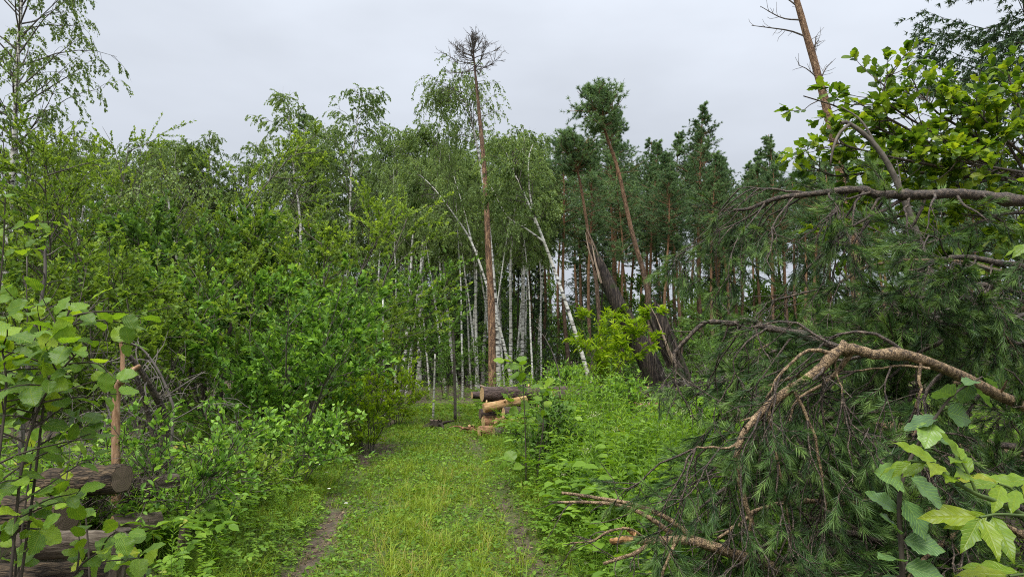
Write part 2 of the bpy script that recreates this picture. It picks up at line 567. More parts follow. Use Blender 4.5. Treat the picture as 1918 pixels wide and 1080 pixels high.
M['maple_leaf'] = leaf_mat('maple_leaf', [(0, (0.0831, 0.1692, 0.0098)), (0.6, (0.1727, 0.2821, 0.0131)), (1, (0.2686, 0.2962, 0.0164))], 0.42, rough=.35, spec=.4, veins=True, var=0.6)
M['elm_leaf'] = leaf_mat('elm_leaf', [(0, (0.055, 0.12, 0.04)), (0.6, (0.11, 0.21, 0.06)), (1, (0.26, 0.4, 0.03))], 0.3, rough=.35, veins=True, var=0.6)
M['oak_leaf'] = leaf_mat('oak_leaf', [(0, (.032, .080, .010)), (.45, (.105, .195, .018)), (.8, (.22, .33, .022)), (1, (.34, .42, .03))], 0.52, rough=.42, spec=.3, veins=True, var=0.7)
M['oak_leaf_far'] = leaf_mat('oak_leaf_far', [(0, (.032, .080, .010)), (.45, (.105, .195, .018)), (.8, (.22, .33, .022)), (1, (.34, .42, .03))], 0.52, rough=.42, spec=.3)
M['dead_leaf'] = leaf_mat('dead_leaf', [(0, (.05, .03, .015)), (.5, (.13, .085, .045)), (1, (.26, .19, .11))], .1, rough=.8)
M['cream_flower'] = leaf_mat('cream_flower', [(0, (.35, .36, .18)), (1, (.62, .60, .42))], .2, rough=.7)
M['white_petal'] = leaf_mat('white_petal', [(0, (.7, .7, .68)), (1, (.8, .8, .78))], .2, rough=.7)
M['birch_bark'] = birch_mat('birch_bark')
M['twig'] = bark_mat('twig', [(.3, (.035, .028, .022)), (.7, (.09, .072, .055))], bump=.3)
M['green_stem'] = bark_mat('green_stem', [(.3, (.05, .085, .02)), (.7, (.11, .16, .04))], bump=.2, rough=.6)
M['grey_twig'] = bark_mat('grey_twig', [(.3, (.06, .052, .045)), (.7, (.17, .15, .13))], bump=.3)
M['dark_bark'] = bark_mat('dark_bark', [(.3, (.018, .014, .011)), (.7, (.07, .055, .042))], scale=(7, 7, 1.6), bump=1)
M['alder_bark'] = bark_mat('alder_bark', [(.3, (.06, .05, .042)), (.7, (.17, .15, .12))], scale=(5, 5, 3), bump=.6)
M['pine_bark'] = bark_mat('pine_bark', [(.3, (.030, .022, .017)), (.5, (.10, .070, .05)), (.72, (.20, .145, .105))], scale=(5, 5, 1.4), bump=1, vor=.15, dist=.03,
                          zgrad=(3.0, 10.0, [(.3, (.11, .055, .028)), (.5, (.27, .150, .078)), (.75, (.42, .26, .145))]))
M['snag_bark'] = bark_mat('snag_bark', [(.32, (.055, .036, .026)), (.45, (.15, .088, .056)), (.56, (.30, .175, .10)), (.68, (.50, .33, .19))], scale=(6, 6, 1.3), bump=1, vor=.12, dist=.03,
                          zgrad=(8, 12.5, [(.3, (.05, .035, .028)), (.7, (.17, .115, .085))]))
M['lean_pine_bark'] = bark_mat('lean_pine_bark', [(.3, (.07, .04, .025)), (.46, (.21, .125, .07)), (.6, (.33, .215, .13)), (.75, (.45, .32, .21))], scale=(6, 6, 1.8), bump=1, vor=.16, dist=.03)
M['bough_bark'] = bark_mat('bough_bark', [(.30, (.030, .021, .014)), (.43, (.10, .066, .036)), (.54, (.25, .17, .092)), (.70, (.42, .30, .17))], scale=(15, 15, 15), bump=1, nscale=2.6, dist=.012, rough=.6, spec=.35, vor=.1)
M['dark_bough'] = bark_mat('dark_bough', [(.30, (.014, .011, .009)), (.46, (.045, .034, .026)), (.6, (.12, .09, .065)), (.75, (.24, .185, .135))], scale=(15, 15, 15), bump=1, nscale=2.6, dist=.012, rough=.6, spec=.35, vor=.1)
M['broken_wood'] = bark_mat('broken_wood', [(.3, (.22, .10, .035)), (.7, (.55, .33, .15))], scale=(12, 12, 12), bump=.6)
M['log_bark'] = bark_mat('log_bark', [(.3, (.022, .014, .012)), (.5, (.075, .048, .040)), (.75, (.17, .115, .095))], scale=(6, 6, 1.5), bump=1, vor=.12, dist=.03, spec=.4, rough=.65)
M['log_bare'] = bark_mat('log_bare', [(.3, (.13, .065, .03)), (.45, (.30, .17, .075)), (.58, (.45, .29, .14)), (.75, (.60, .44, .26))], scale=(5, 5, 1.2), bump=.8, nscale=4, dist=.02)
M['log_red'] = bark_mat('log_red', [(.3, (.09, .045, .025)), (.5, (.25, .13, .07)), (.72, (.40, .24, .13))], scale=(5, 5, 1.3), bump=.9, vor=.1)
M['cut_wood'] = ring_mat('cut_wood', (.30, .16, .07), (.62, .42, .22))
M['cut_wood_dark'] = ring_mat('cut_wood_dark', (.045, .032, .022), (.15, .105, .07))
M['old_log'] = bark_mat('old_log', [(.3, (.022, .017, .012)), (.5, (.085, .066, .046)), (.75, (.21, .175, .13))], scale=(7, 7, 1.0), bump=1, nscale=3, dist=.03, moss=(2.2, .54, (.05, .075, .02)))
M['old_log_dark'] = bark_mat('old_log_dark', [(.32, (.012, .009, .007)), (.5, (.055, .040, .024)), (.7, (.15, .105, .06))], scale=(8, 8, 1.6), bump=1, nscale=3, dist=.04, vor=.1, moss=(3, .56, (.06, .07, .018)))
M['bare_stick'] = bark_mat('bare_stick', [(.3, (.09, .05, .028)), (.46, (.26, .15, .08)), (.6, (.38, .24, .14)), (.75, (.50, .36, .23))], scale=(14, 14, 2.5), bump=.9, nscale=2.5, dist=.015)
M['snag_wood'] = bark_mat('snag_wood', [(.34, (.010, .008, .008)), (.5, (.042, .033, .028)), (.66, (.13, .10, .075)), (.8, (.26, .20, .15))], scale=(11, 11, 0.7), bump=1, nscale=2.6, dist=.06, moss=(2.6, .60, (.035, .05, .015)))
M['snag_pale'] = bark_mat('snag_pale', [(.3, (.10, .07, .05)), (.5, (.27, .20, .145)), (.7, (.45, .36, .27))], scale=(12, 12, 0.8), bump=1, nscale=2.6, dist=.04)
M['hollow'] = bark_mat('hollow', [(.3, (.008, .006, .005)), (.7, (.03, .022, .016))], bump=.8)


def ground_mat():
    m, nt, N, L, out = node_mat('forest_soil')
    tc = N.new('ShaderNodeTexCoord')
    a = N.new('ShaderNodeAttribute'); a.attribute_name = 'dirt_shade'
    n1 = N.new('ShaderNodeTexNoise'); n1.inputs['Scale'].default_value = 14; n1.inputs['Detail'].default_value = 9; n1.inputs['Roughness'].default_value = .7
    n2 = N.new('ShaderNodeTexNoise'); n2.inputs['Scale'].default_value = 1.6; n2.inputs['Detail'].default_value = 5
    L.new(tc.outputs['Object'], n1.inputs['Vector']); L.new(tc.outputs['Object'], n2.inputs['Vector'])
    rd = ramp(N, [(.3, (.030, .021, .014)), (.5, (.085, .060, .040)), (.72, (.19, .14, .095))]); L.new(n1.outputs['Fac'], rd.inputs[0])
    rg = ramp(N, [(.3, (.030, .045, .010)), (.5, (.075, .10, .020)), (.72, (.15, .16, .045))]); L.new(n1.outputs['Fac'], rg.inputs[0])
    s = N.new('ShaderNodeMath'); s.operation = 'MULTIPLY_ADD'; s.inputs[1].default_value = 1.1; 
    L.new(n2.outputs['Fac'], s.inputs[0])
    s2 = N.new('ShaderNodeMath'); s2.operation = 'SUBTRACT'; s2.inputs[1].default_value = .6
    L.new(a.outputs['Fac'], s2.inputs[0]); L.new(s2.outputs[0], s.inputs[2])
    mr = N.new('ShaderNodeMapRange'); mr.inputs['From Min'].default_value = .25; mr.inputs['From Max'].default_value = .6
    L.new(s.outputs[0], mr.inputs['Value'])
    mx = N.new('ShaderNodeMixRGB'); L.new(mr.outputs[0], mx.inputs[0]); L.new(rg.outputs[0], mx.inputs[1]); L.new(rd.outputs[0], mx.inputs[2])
    p = N.new('ShaderNodeBsdfPrincipled'); p.inputs['Roughness'].default_value = .9
    L.new(mx.outputs[0], p.inputs['Base Color'])
    b = N.new('ShaderNodeBump'); b.inputs['Strength'].default_value = 1; b.inputs['Distance'].default_value = .05
    L.new(n1.outputs['Fac'], b.inputs['Height']); L.new(b.outputs[0], p.inputs['Normal'])
    L.new(p.outputs[0], out.inputs['Surface'])
    return m


# ================================================================== GROUND
def dirt_amount(x, y):
    d = x - path_x(y)
    near = np.clip((24 - y) / 4, 0, 1)
    q = np.exp(-((d + 0.93 + .07 * np.sin(y * 1.7) + .04 * np.sin(y * 4.1)) / 0.115) ** 2) * (0.75 + .4 * np.sin(y * 1.1 + .6)) + 0.75 * np.exp(-((d - 0.93) / 0.14) ** 2) * (.6 + .5 * np.sin(y * .9 + 2))
    q = q + 1.0 * np.exp(-((d + 0.75) / 0.35) ** 2 - ((y - 12.2) / 0.9) ** 2)
    q = q + .55 * np.exp(-((d - 0.2) / 1.6) ** 2 - ((y - 17.2) / 1.2) ** 2)
    far = np.clip((y - 21) / 5, 0, 1) * .8
    return np.clip(q * near + far, 0, 1.2)


def build_ground():
    xs = np.concatenate([np.array([-900, -500, -250, -120, -70, -45, -30, -20, -14]), np.arange(-10, 10.01, .16), np.array([14, 20, 30, 45, 70, 120, 250, 500, 900])])
    ys = np.concatenate([np.array([-600, -200, -60, -20, -6, 0]), np.arange(1.5, 26, .16), np.array([28, 31, 35, 40, 50, 65, 90, 130, 200, 400, 900])])
    X, Y = np.meshgrid(xs, ys)
    rng = np.random.default_rng(3)
    Z = gh(X, Y)
    fine = (np.abs(X) < 10.1) & (Y > 1.4) & (Y < 26)
    Z = Z + np.where(fine, rng.normal(0, .008, X.shape), 0)
    V = np.stack([X, Y, Z], -1).reshape(-1, 3)
    nx = len(xs)
    i = np.arange(len(ys) - 1)[:, None] * nx; j = np.arange(nx - 1)[None]
    Fq = np.stack([i + j, i + j + 1, i + nx + j + 1, i + nx + j], -1).reshape(-1, 4)
    g = Geo(); g.add(V, Fq)
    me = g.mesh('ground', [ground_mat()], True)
    a = me.attributes.new('dirt_shade', 'FLOAT', 'POINT')
    a.data.foreach_set('value', np.clip(dirt_amount(V[:, 0], V[:, 1]) + .9 * np.clip((np.abs(V[:, 0] - path_x(V[:, 1])) - 1.35) / .8, 0, 1), 0, 1.2).astype(np.float32))  # off-track litter soil, also painted darker as contact shade under the bushes
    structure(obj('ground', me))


build_ground()


# ================================================================== TREE TEMPLATES
def up_frames(rng, D, tilt=0.6):
    """leaf frames along D with the face roughly up"""
    U = np.array([0, 0, 1.0]) + rng.normal(0, tilt, D.shape)
    return frames(D, U)


def birch_geo(seed, H=18.0, cb=.42, r0=.13, lean=None, trunk=None, nb=46, spread=2.6, leaf=.085, leaves=15000, trunk_r=None, fine=1, hang=1.0):
    rng = np.random.default_rng(seed)
    tg, cg = Geo(), Geo()
    if trunk is None:
        trunk = grow(rng, [[0, 0, -.15]], [[rng.normal(0, .03), rng.normal(0, .03), 1]], H, 14, .035, -.02)
    else:
        trunk = np.asarray(trunk)[None]
    tubes(tg, trunk, r0, .012, 8, 0, bump=.04, rng=rng)
    idx, t, p, T = sub(rng, trunk, nb, cb, .97, True)
    prof = np.sin(np.pi * np.clip((t - cb) / (1 - cb) * .82 + .18, 0, 1)) ** .8
    L1 = spread * (prof * .85 + .15) * rng.uniform(.7, 1.2, len(t))
    d1 = side(rng, T, rng.uniform(.6, .95, len(t)))
    b1 = grow(rng, p, d1, L1, 6, .10, .12)
    tubes(tg, b1, .008 + .016 * prof * r0 / .13, .003, 4, 1)
    idx, t, p, T = sub(rng, b1, 7, .25, 1)
    b2 = grow(rng, p, side(rng, T, rng.uniform(.4, 1.0, len(t))), rng.uniform(.4, .95, len(t)) * spread / 2.6, 4, .15, .35)
    tubes(cg, b2, .006, .002, 3, 1)
    idx, t, p, T = sub(rng, b2, 3, .3, 1)
    D = T + np.array([0, 0, -.9]) + rng.normal(0, .35, T.shape)
    b3 = grow(rng, p, D, rng.uniform(.35, 1.05, len(t)) * spread / 2.6 * hang, 4, .12, .5)
    if fine:
        tubes(cg, b3, .003, .0015, 3, 1)
    k = max(1, leaves // len(b3))
    idx, t, p, T = sub(rng, b3, k, .0, 1)
    D = side(rng, T, 1.0) + np.array([0, 0, -.55])
    cl = rng.uniform(0, 1, len(b1))
    bidx = (idx // 3) // 7
    rn = np.clip(cl[bidx] * .35 + rng.uniform(0, .65, len(p)), 0, 1)
    cg.inst(LEAF4, p, up_frames(rng, D, .8), leaf * rng.uniform(.7, 1.25, len(p)), rn, 0)
    return tg, cg


def tuft_t(rng, n, fwd=.9, spreadw=.9, w=.1):
    """needle tuft template: n needles bursting along +Y, unit length"""
    D = nrm(np.stack([rng.normal(0, spreadw, n), np.abs(rng.normal(fwd, .5, n)), rng.normal(0, spreadw, n)], -1))
    U = rng.normal(0, 1, (n, 3))
    R = frames(D, U)
    tv = NEEDLE[0] * np.array([w, 1, 1])
    v = np.einsum('nij,kj->nki', R, tv) * rng.uniform(.7, 1.1, n)[:, None, None]
    f = (NEEDLE[1][None] + (np.arange(n) * 3)[:, None, None]).reshape(-1, 3)
    return v.reshape(-1, 3), f


def pine_geo(seed, H=20.0, cb=.58, r0=.17, spread=2.3, nb=84, trunk=None, stubs=18, ntuft=8, needle=.155, nb2=8):
    rng = np.random.default_rng(seed)
    tg, cg = Geo(), Geo()
    if trunk is None:
        trunk = grow(rng, [[0, 0, -.2]], [[rng.normal(0, .02), rng.normal(0, .02), 1]], H, 14, .025, -.02)
    else:
        trunk = np.asarray(trunk)[None]
    tubes(tg, trunk, r0, .02, 8, 0, bump=.04, rng=rng)
    idx, t, p, T = sub(rng, trunk, stubs, cb * .45, cb, False)
    if stubs:
        tubes(tg, grow(rng, p, side(rng, T, 1.4), rng.uniform(.15, .8, len(t)), 4, .15, .15), .012, .005, 3, 0)
    idx, t, p, T = sub(rng, trunk, nb, cb, .985, True)
    c = (t - cb) / (1 - cb)
    prof = np.where(c < .35, .55 + c / .35 * .45, 1 - (c - .35) / .65 * .86)
    L1 = spread * prof * rng.uniform(.55, 1.2, len(t))
    b1 = grow(rng, p, side(rng, T, 1.45 - .55 * c), L1, 6, .12, -.12)
    tubes(tg, b1, .014 + .02 * prof, .006, 4, 0)
    idx, t2, p, T = sub(rng, b1, nb2, .2, 1)
    b2 = grow(rng, p, side(rng, T, rng.uniform(.5, 1.2, len(t2))), L1[idx] * rng.uniform(.22, .5, len(t2)), 3, .2, -.12)
    tubes(cg, b2, .008, .004, 3, 1)
    idx, t, p, T = sub(rng, b2, ntuft, .2, 1.0)
    D = T + rng.normal(0, .45, T.shape) + np.array([0, 0, .25])
    rn = np.clip(rng.uniform(0, 1, len(b1))[idx // nb2] * .4 + rng.uniform(0, .6, len(p)), 0, 1)
    for k in range(3):
        tm = tuft_t(rng, 10, spreadw=1.0, w=.14)
        s = slice(k, None, 3)
        cg.inst(tm, p[s], frames(D[s], rng.normal(0, 1, D[s].shape)), needle * rng.uniform(.8, 1.3, len(p[s])), rn[s], 0)
    return tg, cg


def spruce_geo(seed, H=12.0, spread=2.2, nb=110, r0=.12, cb=.06, nt=16):
    rng = np.random.default_rng(seed)
    tg, cg = Geo(), Geo()
    trunk = grow(rng, [[0, 0, -.2]], [[0, 0, 1]], H, 10, .012, 0)
    tubes(tg, trunk, r0, .01, 7, 0)
    idx, t, p, T = sub(rng, trunk, nb, cb, .985, True)
    c = (t - cb) / (1 - cb)
    L1 = spread * (1 - c) ** .85 * rng.uniform(.75, 1.15, len(t)) + .12
    b1 = grow(rng, p, side(rng, T, 1.75 - .7 * c), L1, 6, .05, -.12)
    tubes(cg, b1, .012, .004, 3, 1)
    idx, t, p, T = sub(rng, b1, nt, .15, 1)
    sg = np.where(rng.random(len(t)) < .5, 1, -1)[:, None]
    D = T * .8 + np.cross(T, [0, 0, 1.0]) * sg * .7 + np.array([0, 0, -.45]) + rng.normal(0, .15, T.shape)
    b2 = grow(rng, p, D, np.minimum(.55, .1 + L1[idx] * .28) * rng.uniform(.6, 1.2, len(t)), 3, .1, .35)
    rn = np.clip(rng.uniform(0, .45, len(b1))[idx] + rng.uniform(0, .55, len(p)), 0, 1)
    # needle-covered twiglets: crossed narrow blades with a few side needles
    idx3, t3, p3, T3 = sub(rng, b2, 5, 0, 1)
    tm = tuft_t(rng, 5, 1.2, .8, w=.25)
    cg.inst(tm, p3, frames(T3, rng.normal(0, 1, T3.shape)), .105 * rng.uniform(.8, 1.3, len(p3)), rn[idx3], 0)
    return tg, cg


def bush_geo(seed, H=4.5, spread=2.0, stems=7, leaf=.085, leaves=11000, tmpl=LEAF6, openb=.55, tips=.5, r=.025, arch=.1, low=.12, nb=9, clump=.45, up=.5, stem_pts=None, cut=0):
    """many-stemmed shrub or small broadleaf tree"""
    rng = np.random.default_rng(seed)
    tg, cg = Geo(), Geo()
    if stem_pts is None:
        az = np.arange(stems) / stems * 2 * np.pi + rng.uniform(0, 1, stems)
        op = rng.uniform(.1, 1, stems) ** .7 * openb
        D = np.stack([np.cos(az) * np.sin(op), np.sin(az) * np.sin(op), np.cos(op)], -1)
        P = np.stack([np.cos(az) * .12, np.sin(az) * .12, np.full(stems, -.1)], -1)
        s0 = grow(rng, P, D, H * rng.uniform(.72, 1.08, stems), 8, .09, arch)
    else:
        s0 = stem_pts
    tubes(tg, s0, r, r * .2, 6, 0, bump=.05, rng=rng)
    idx, t, p, T = sub(rng, s0, nb, low, .97)
    pf = np.sin(np.pi * np.clip(t * .75 + .2, 0, 1))
    b1 = grow(rng, p, side(rng, T, rng.uniform(.5, 1.2, len(t))) + [0, 0, .25], spread * (.25 + .6 * pf) * rng.uniform(.5, 1.1, len(t)), 6, .12, .02)
    tubes(tg, b1[:, ::2] if r < .03 else b1, min(r * .38, .014), .003, 4, 0)
    par = np.concatenate([b1])
    idx, t, p, T = sub(rng, par, 7, .2, 1)
    b2 = grow(rng, p, side(rng, T, rng.uniform(.4, 1.0, len(t))) + [0, 0, .2], spread * rng.uniform(.1, .32, len(t)), 4, .15, .0)
    tubes(cg, b2[:, [0, 3]], .0045, .002, 3, 1)
    # leading shoots
    tip = s0[:, -1]; Ts = nrm(s0[:, -1] - s0[:, -2])
    b3 = grow(rng, np.repeat(tip, 3, 0), np.repeat(Ts, 3, 0) + rng.normal(0, .6, (3 * len(tip), 3)), min(.35, H * .06), 4, .15, 0)
    tubes(cg, b3, .005, .002, 3, 1)
    tw = np.concatenate([b2, b3])
    k = max(2, leaves // len(tw))
    idx, t, p, T = sub(rng, tw, k, .05, 1.02)
    D = side(rng, T, rng.uniform(.45, 1.0, len(t))) + np.array([0, 0, .1])
    cl = rng.uniform(0, 1, len(tw))
    rn = np.clip(cl[idx] * clump + rng.uniform(0, 1 - clump, len(p)), 0, 1)
    rn = np.clip(rn * .8 + t ** 2 * .28 - .03, 0, 1)
    cg.inst(tmpl, p, up_frames(rng, D, up), leaf * rng.uniform(.6, 1.2, len(p)), rn, 0)
    return tg, cg


def tree_obj(name, label, cat, geos, mats_trunk, mats_crown, loc, rot=(0, 0, 0), scale=1.0, group=None, crown='crown', trunk='trunk'):
    tg, cg = geos
    root = thing(name, label, cat, loc, rot, group, scale)
    obj(trunk, tg.mesh(name + '_' + trunk, mats_trunk, True), root)
    stuff(obj(crown, cg.mesh(name + '_' + crown, mats_crown), root))
    return root


def place(u, Y):
    x = px(u, Y)
    return np.array([x, Y, float(gh(x, Y))])


RNG = np.random.default_rng(77)
T_NOTE = {}

# ---------------- far woods: templates are the first tree of each kind, the rest are copies
B_MAT = ([M['birch_bark'], M['grey_twig']], [M['birch_leaf'], M['twig']])
P_MAT = ([M['pine_bark']], [M['pine_needle'], M['twig']])
S_MAT = ([M['dark_bark']], [M['spruce_needle'], M['twig']])


class Kind:
    def __init__(s, name, cat, geos, mats, H):
        s.name, s.cat, s.geos, s.mats, s.H = name, cat, geos, mats, H
        s.meshes = [(g[0].mesh(name + '_trunk', mats[0], True), g[1].mesh(name + '_crown', mats[1])) for g in geos]
        s.n = 0

    def put(s, label, group, loc, height, rz=None, tilt=(0, 0), var=None, wide=1.0):
        k = (s.n if var is None else var) % len(s.meshes)
        s.n += 1
        sc_ = height / s.H
        rz = RNG.uniform(0, 6.28) if rz is None else rz
        root = thing(s.name, label, s.cat, loc, (tilt[0], tilt[1], rz), group, (sc_ * wide, sc_ * wide, sc_))
        root.rotation_mode = 'ZYX'
        a, b = s.meshes[k]
        obj('trunk', a, root); stuff(obj('crown', b, root))
        return root


birch_k = Kind('birch_tree', 'birch', [birch_geo(s, 18, cb, .125, spread=2.5, nb=52, leaf=.088, leaves=30000, fine=0, hang=.62) for s, cb in ((11, .30), (12, .38), (13, .46), (14, .60))], B_MAT, 18)
pine_k = Kind('pine_tree', 'pine', [pine_geo(s, 20, cb, .165, sp) for s, cb, sp in ((21, .56, 2.2), (22, .60, 2.0), (23, .52, 2.3))], P_MAT, 20)
spruce_k = Kind('spruce_tree', 'spruce', [spruce_geo(31, 12, 2.1, 100), spruce_geo(32, 12, 2.5, 110)], S_MAT, 12)
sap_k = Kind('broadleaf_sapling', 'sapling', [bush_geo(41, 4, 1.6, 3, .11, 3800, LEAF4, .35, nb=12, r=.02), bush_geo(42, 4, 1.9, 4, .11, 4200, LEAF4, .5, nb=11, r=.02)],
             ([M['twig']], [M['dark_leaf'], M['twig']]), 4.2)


def H_top(v, Y):
    return hgt(v, Y)


# birches in the stand behind the log pile: (u at base, Y, v of top, tilt deg sideways: + leans to the right)
BIR = [(556, 42, 182, 0), (642, 43, 170, 1), (610, 50, 215, 0), (500, 47, 232, -1), (440, 50, 266, 0), (378, 50, 262, 1), (330, 52, 285, -1),
       (752, 33, 226, -1), (772, 37, 240, 0), (790, 34, 232, 0), (712, 38, 262, 1), (858, 35, 262, -2.2), (876, 40, 285, 0), (893, 33, 292, 1), 
       (958, 31, 262, -3), (975, 33, 258, -3.4), (990, 37, 270, 0), (968, 36, 248, -1), (905, 42, 250, 0), (1002, 40, 268, 0), (828, 44, 272, 0), (938, 44, 245, 1), 
       (270, 46, 290, 0), (205, 44, 285, 1), (130, 42, 272, 0), (70, 45, 285, -1)]
for u, Y, v, ti in BIR:
    lab = 'slender white-barked birch in the stand behind the log pile' if u > 690 else 'tall pale green birch rising behind the leafy thicket beside the track'
    grp = 'birches behind the log pile' if u > 690 else 'birches behind the thicket'
    lab = {642: 'tallest birch, with narrow airy top, behind the willow bush', 556: 'wide weeping birch crown beside the tallest birch behind the willow bush', 858: 'slender birch leaning slightly left behind the grey topless trunk'}.get(u, lab)
    loc = place(u, Y)
    birch_k.put(lab, grp, loc, H_top(v, Y) * 1.02, tilt=(0, math.radians(ti)), wide=1.15, var=2 if u > 690 else None)
for i, u in enumerate((742, 762, 781, 806, 838, 867, 884, 899, 913, 929, 946, 962, 981, 997, 1012)):
    Y = RNG.uniform(27, 37)
    birch_k.put('thin straight white birch pole with a small high crown in the crowded stand', 'thin birches in the crowded stand', place(u, Y), H_top(RNG.uniform(262, 330), Y), tilt=(0, math.radians(RNG.uniform(-2.5, 1))), wide=.72, var=3)
for i in range(14):
    Y = RNG.uniform(48, 62); u = 690 + i * 23 + RNG.uniform(-8, 8)
    birch_k.put('birch with low green branches in the second row behind the white trunks', 'second row of birches', place(u, Y), H_top(RNG.uniform(275, 340), Y), wide=1.3, var=0)

# pines of the dark stand to the right: (u base, Y, v top, tilt)
PIN = [(1068, 36, 238, 0), (1005, 42, 262, 0), (1090, 44, 300, 0), (1140, 40, 205, -1.4), (1152, 44, 215, 0), (1180, 50, 300, 0), (1218, 38, 260, 0), (1245, 46, 300, 0), (1262, 40, 255, 0),
       (1316, 38, 188, -1.2), (1296, 46, 250, 0), (1355, 42, 268, 0), (1385, 47, 305, 0), (1410, 52, 320, 0), (1478, 38, 240, -1.5), (1440, 50, 290, 0), (1500, 44, 290, 0), (1530, 48, 285, 0),
       (1570, 50, 300, 0), (1610, 46, 310, 0), (1665, 44, 330, 0), (1720, 46, 330, 0), (1780, 44, 340, 0), (1850, 46, 330, 0), (1920, 44, 320, 0),
       (1120, 56, 290, 0), (1200, 60, 300, 0), (1280, 58, 310, 0), (1340, 60, 320, 0), (1460, 62, 320, 0), (1550, 60, 330, 0), (1640, 62, 340, 0), (1750, 62, 345, 0), (1860, 62, 345, 0),
       (1100, 34, 268, 0), (1165, 36, 275, 0), (1195, 42, 270, 1), (1232, 35, 290, 0), (1278, 36, 285, 0), (1335, 36, 280, -1), (1372, 38, 285, 0), (1425, 40, 285, 0), (1455, 36, 300, 0), (1515, 38, 300, 0),
       (590, 56, 218, 0), (1035, 60, 300, 0), (960, 58, 310, 0), (850, 60, 320, 0), (760, 60, 330, 0), (680, 58, 300, 0), (400, 60, 320, 0), (300, 62, 330, 0), (180, 60, 330, 0), (60, 58, 320, 0)]
for u, Y, v, ti in PIN:
    lab = 'straight pine with orange-brown trunk in the dark pine stand behind the broken snag' if u > 1050 else 'dark pine standing behind the birches at the back of the clearing'
    grp = 'pines behind the broken snag' if u > 1050 else 'pines behind the birches'
    lab = {1316: 'tallest pine with narrow pointed top in the dark pine stand', 1478: 'pine with bare orange trunk seen through the hanging needles of the fallen pine', 1068: 'broad dark pine at the edge of the pine stand next to the birches'}.get(u, lab)
    pine_k.put(lab, grp, place(u, Y), H_top(v, Y) * 1.01, tilt=(0, math.radians(ti)), wide=1.12 if Y > 30 else 1)
# understorey spruces between the trunks
for i in range(46):
    Y = RNG.uniform(34, 64); u = RNG.uniform(-60, 1980)
    if i < 16:
        u = RNG.uniform(690, 1120); Y = RNG.uniform(36, 50)
    loc = place(u, Y)
    spruce_k.put('dark young spruce standing in the shade between tall trunks', 'understorey spruces', loc, RNG.uniform(4, 10) * (1 if Y < 50 else 1.25))
for i in range(88):
    Y = RNG.uniform(23, 46); u = RNG.uniform(700, 1950) if i < 40 else RNG.uniform(1080, 1950)
    if i >= 75:
        Y = RNG.uniform(13, 23); u = RNG.uniform(1400, 2000)
    sap_k.put('leafy broadleaf sapling at the foot of the tall trees', 'saplings under the tall trees', place(u, Y), RNG.uniform(1.3, 3.4) + (Y - 23) * .06)
for i in range(80):
    Y = RNG.uniform(44, 62); u = -80 + i * 26.3 + RNG.uniform(-10, 10)
    sap_k.put('bushy undergrowth tree closing the gaps between the far trunks', 'bushy trees between the far trunks', place(u, Y), RNG.uniform(5.5, 9.0), wide=1.15)
for i in range(22):
    Y = RNG.uniform(44, 58); u = 1010 + i * 41 + RNG.uniform(-14, 14)
    pine_k.put('pine filling the second rank of the dark pine stand', 'second rank of pines', place(u, Y), H_top(RNG.uniform(280, 325), Y), wide=1.1)
for i in range(15):
    Y = RNG.uniform(48, 58); u = 30 + i * 44 + RNG.uniform(-12, 12)
    birch_k.put('full-crowned birch in the leafy rank far behind the thicket', 'birches far behind the thicket', place(u, Y), H_top(RNG.uniform(262, 300), Y), wide=1.45, var=0)
# deep woods closing the view behind
for i in range(130):
    Y = RNG.uniform(56, 110); u = RNG.uniform(-120, 2040)
    if i % 3:
        spruce_k.put('dark spruce deep in the woods at the back', 'spruces deep in the woods', place(u, Y), RNG.uniform(9, 15), wide=1.45)
    else:
        pine_k.put('pine deep in the woods behind all the others', 'pines deep in the woods', place(u, Y), RNG.uniform(18, 21))


# ================================================================== HERO TREES
def rel(pts):
    b = pts[0].copy()
    return pts - b, b


# birch on the left edge
tp, base = rel(pl([(2, 815, 16), (8, 650, 16), (13, 480, 16), (17, 400, 16), (28, 240, 16), (36, 60, 16), (48, -90, 16.2), (52, -160, 16.3)], 18))
tree_obj('birch_tree', 'loose-crowned birch with open sky between its leaves, towering over the left thicket', 'birch',
         birch_geo(101, trunk=tp, cb=.40, r0=.115, nb=84, spread=2.5, leaf=.066, leaves=36000, hang=.5), *B_MAT, base)

# leaning birches
def leaning_birch(seed, pp, fork, label, leaves=9000, spread=1.5, cb=.55, r0=.1):
    tp, base = rel(pl(pp, 18))
    g = birch_geo(seed, trunk=tp, cb=cb, r0=r0, nb=22, spread=spread, leaf=.08, leaves=leaves)
    for f in fork:
        tubes(g[0], pl(f, 10) - base, r0 * .5, .01, 6, 0)
    return tree_obj('leaning_birch', label, 'birch', g, *B_MAT, base)


leaning_birch(111, [(1118, 768, 21), (1093, 672, 21), (1056, 556, 21), (1020, 455, 21), (992, 385, 21), (966, 330, 21.2), (948, 285, 21.4)],
              [[(1018, 452, 21), (985, 428, 21), (950, 405, 21.3), (920, 350, 21.6)], [(1003, 418, 21), (992, 360, 21), (990, 300, 21), (998, 270, 21)]],
              'white birch leaning steeply over the right end of the log pile, forked at the top', r0=.075)
leaning_birch(112, [(962, 745, 25), (945, 650, 25), (915, 545, 25), (884, 455, 25), (850, 402, 25), (812, 352, 25), (780, 322, 25)],
              [[(884, 455, 25), (868, 390, 25), (850, 330, 25)]],
              'white birch leaning away behind the bare dead pine trunk', r0=.062)
# drooping birch tip beside the dead pine's top
tp, base = rel(pl([(935, 748, 27), (930, 600, 27), (915, 420, 27), (895, 280, 27), (872, 190, 27), (850, 160, 27)], 18))
tree_obj('birch_tree', 'birch whose drooping tip hangs beside the dead pine crown', 'birch',
         birch_geo(113, trunk=tp, cb=.62, r0=.1, nb=34, spread=1.9, leaf=.085, leaves=9000), *B_MAT, base)


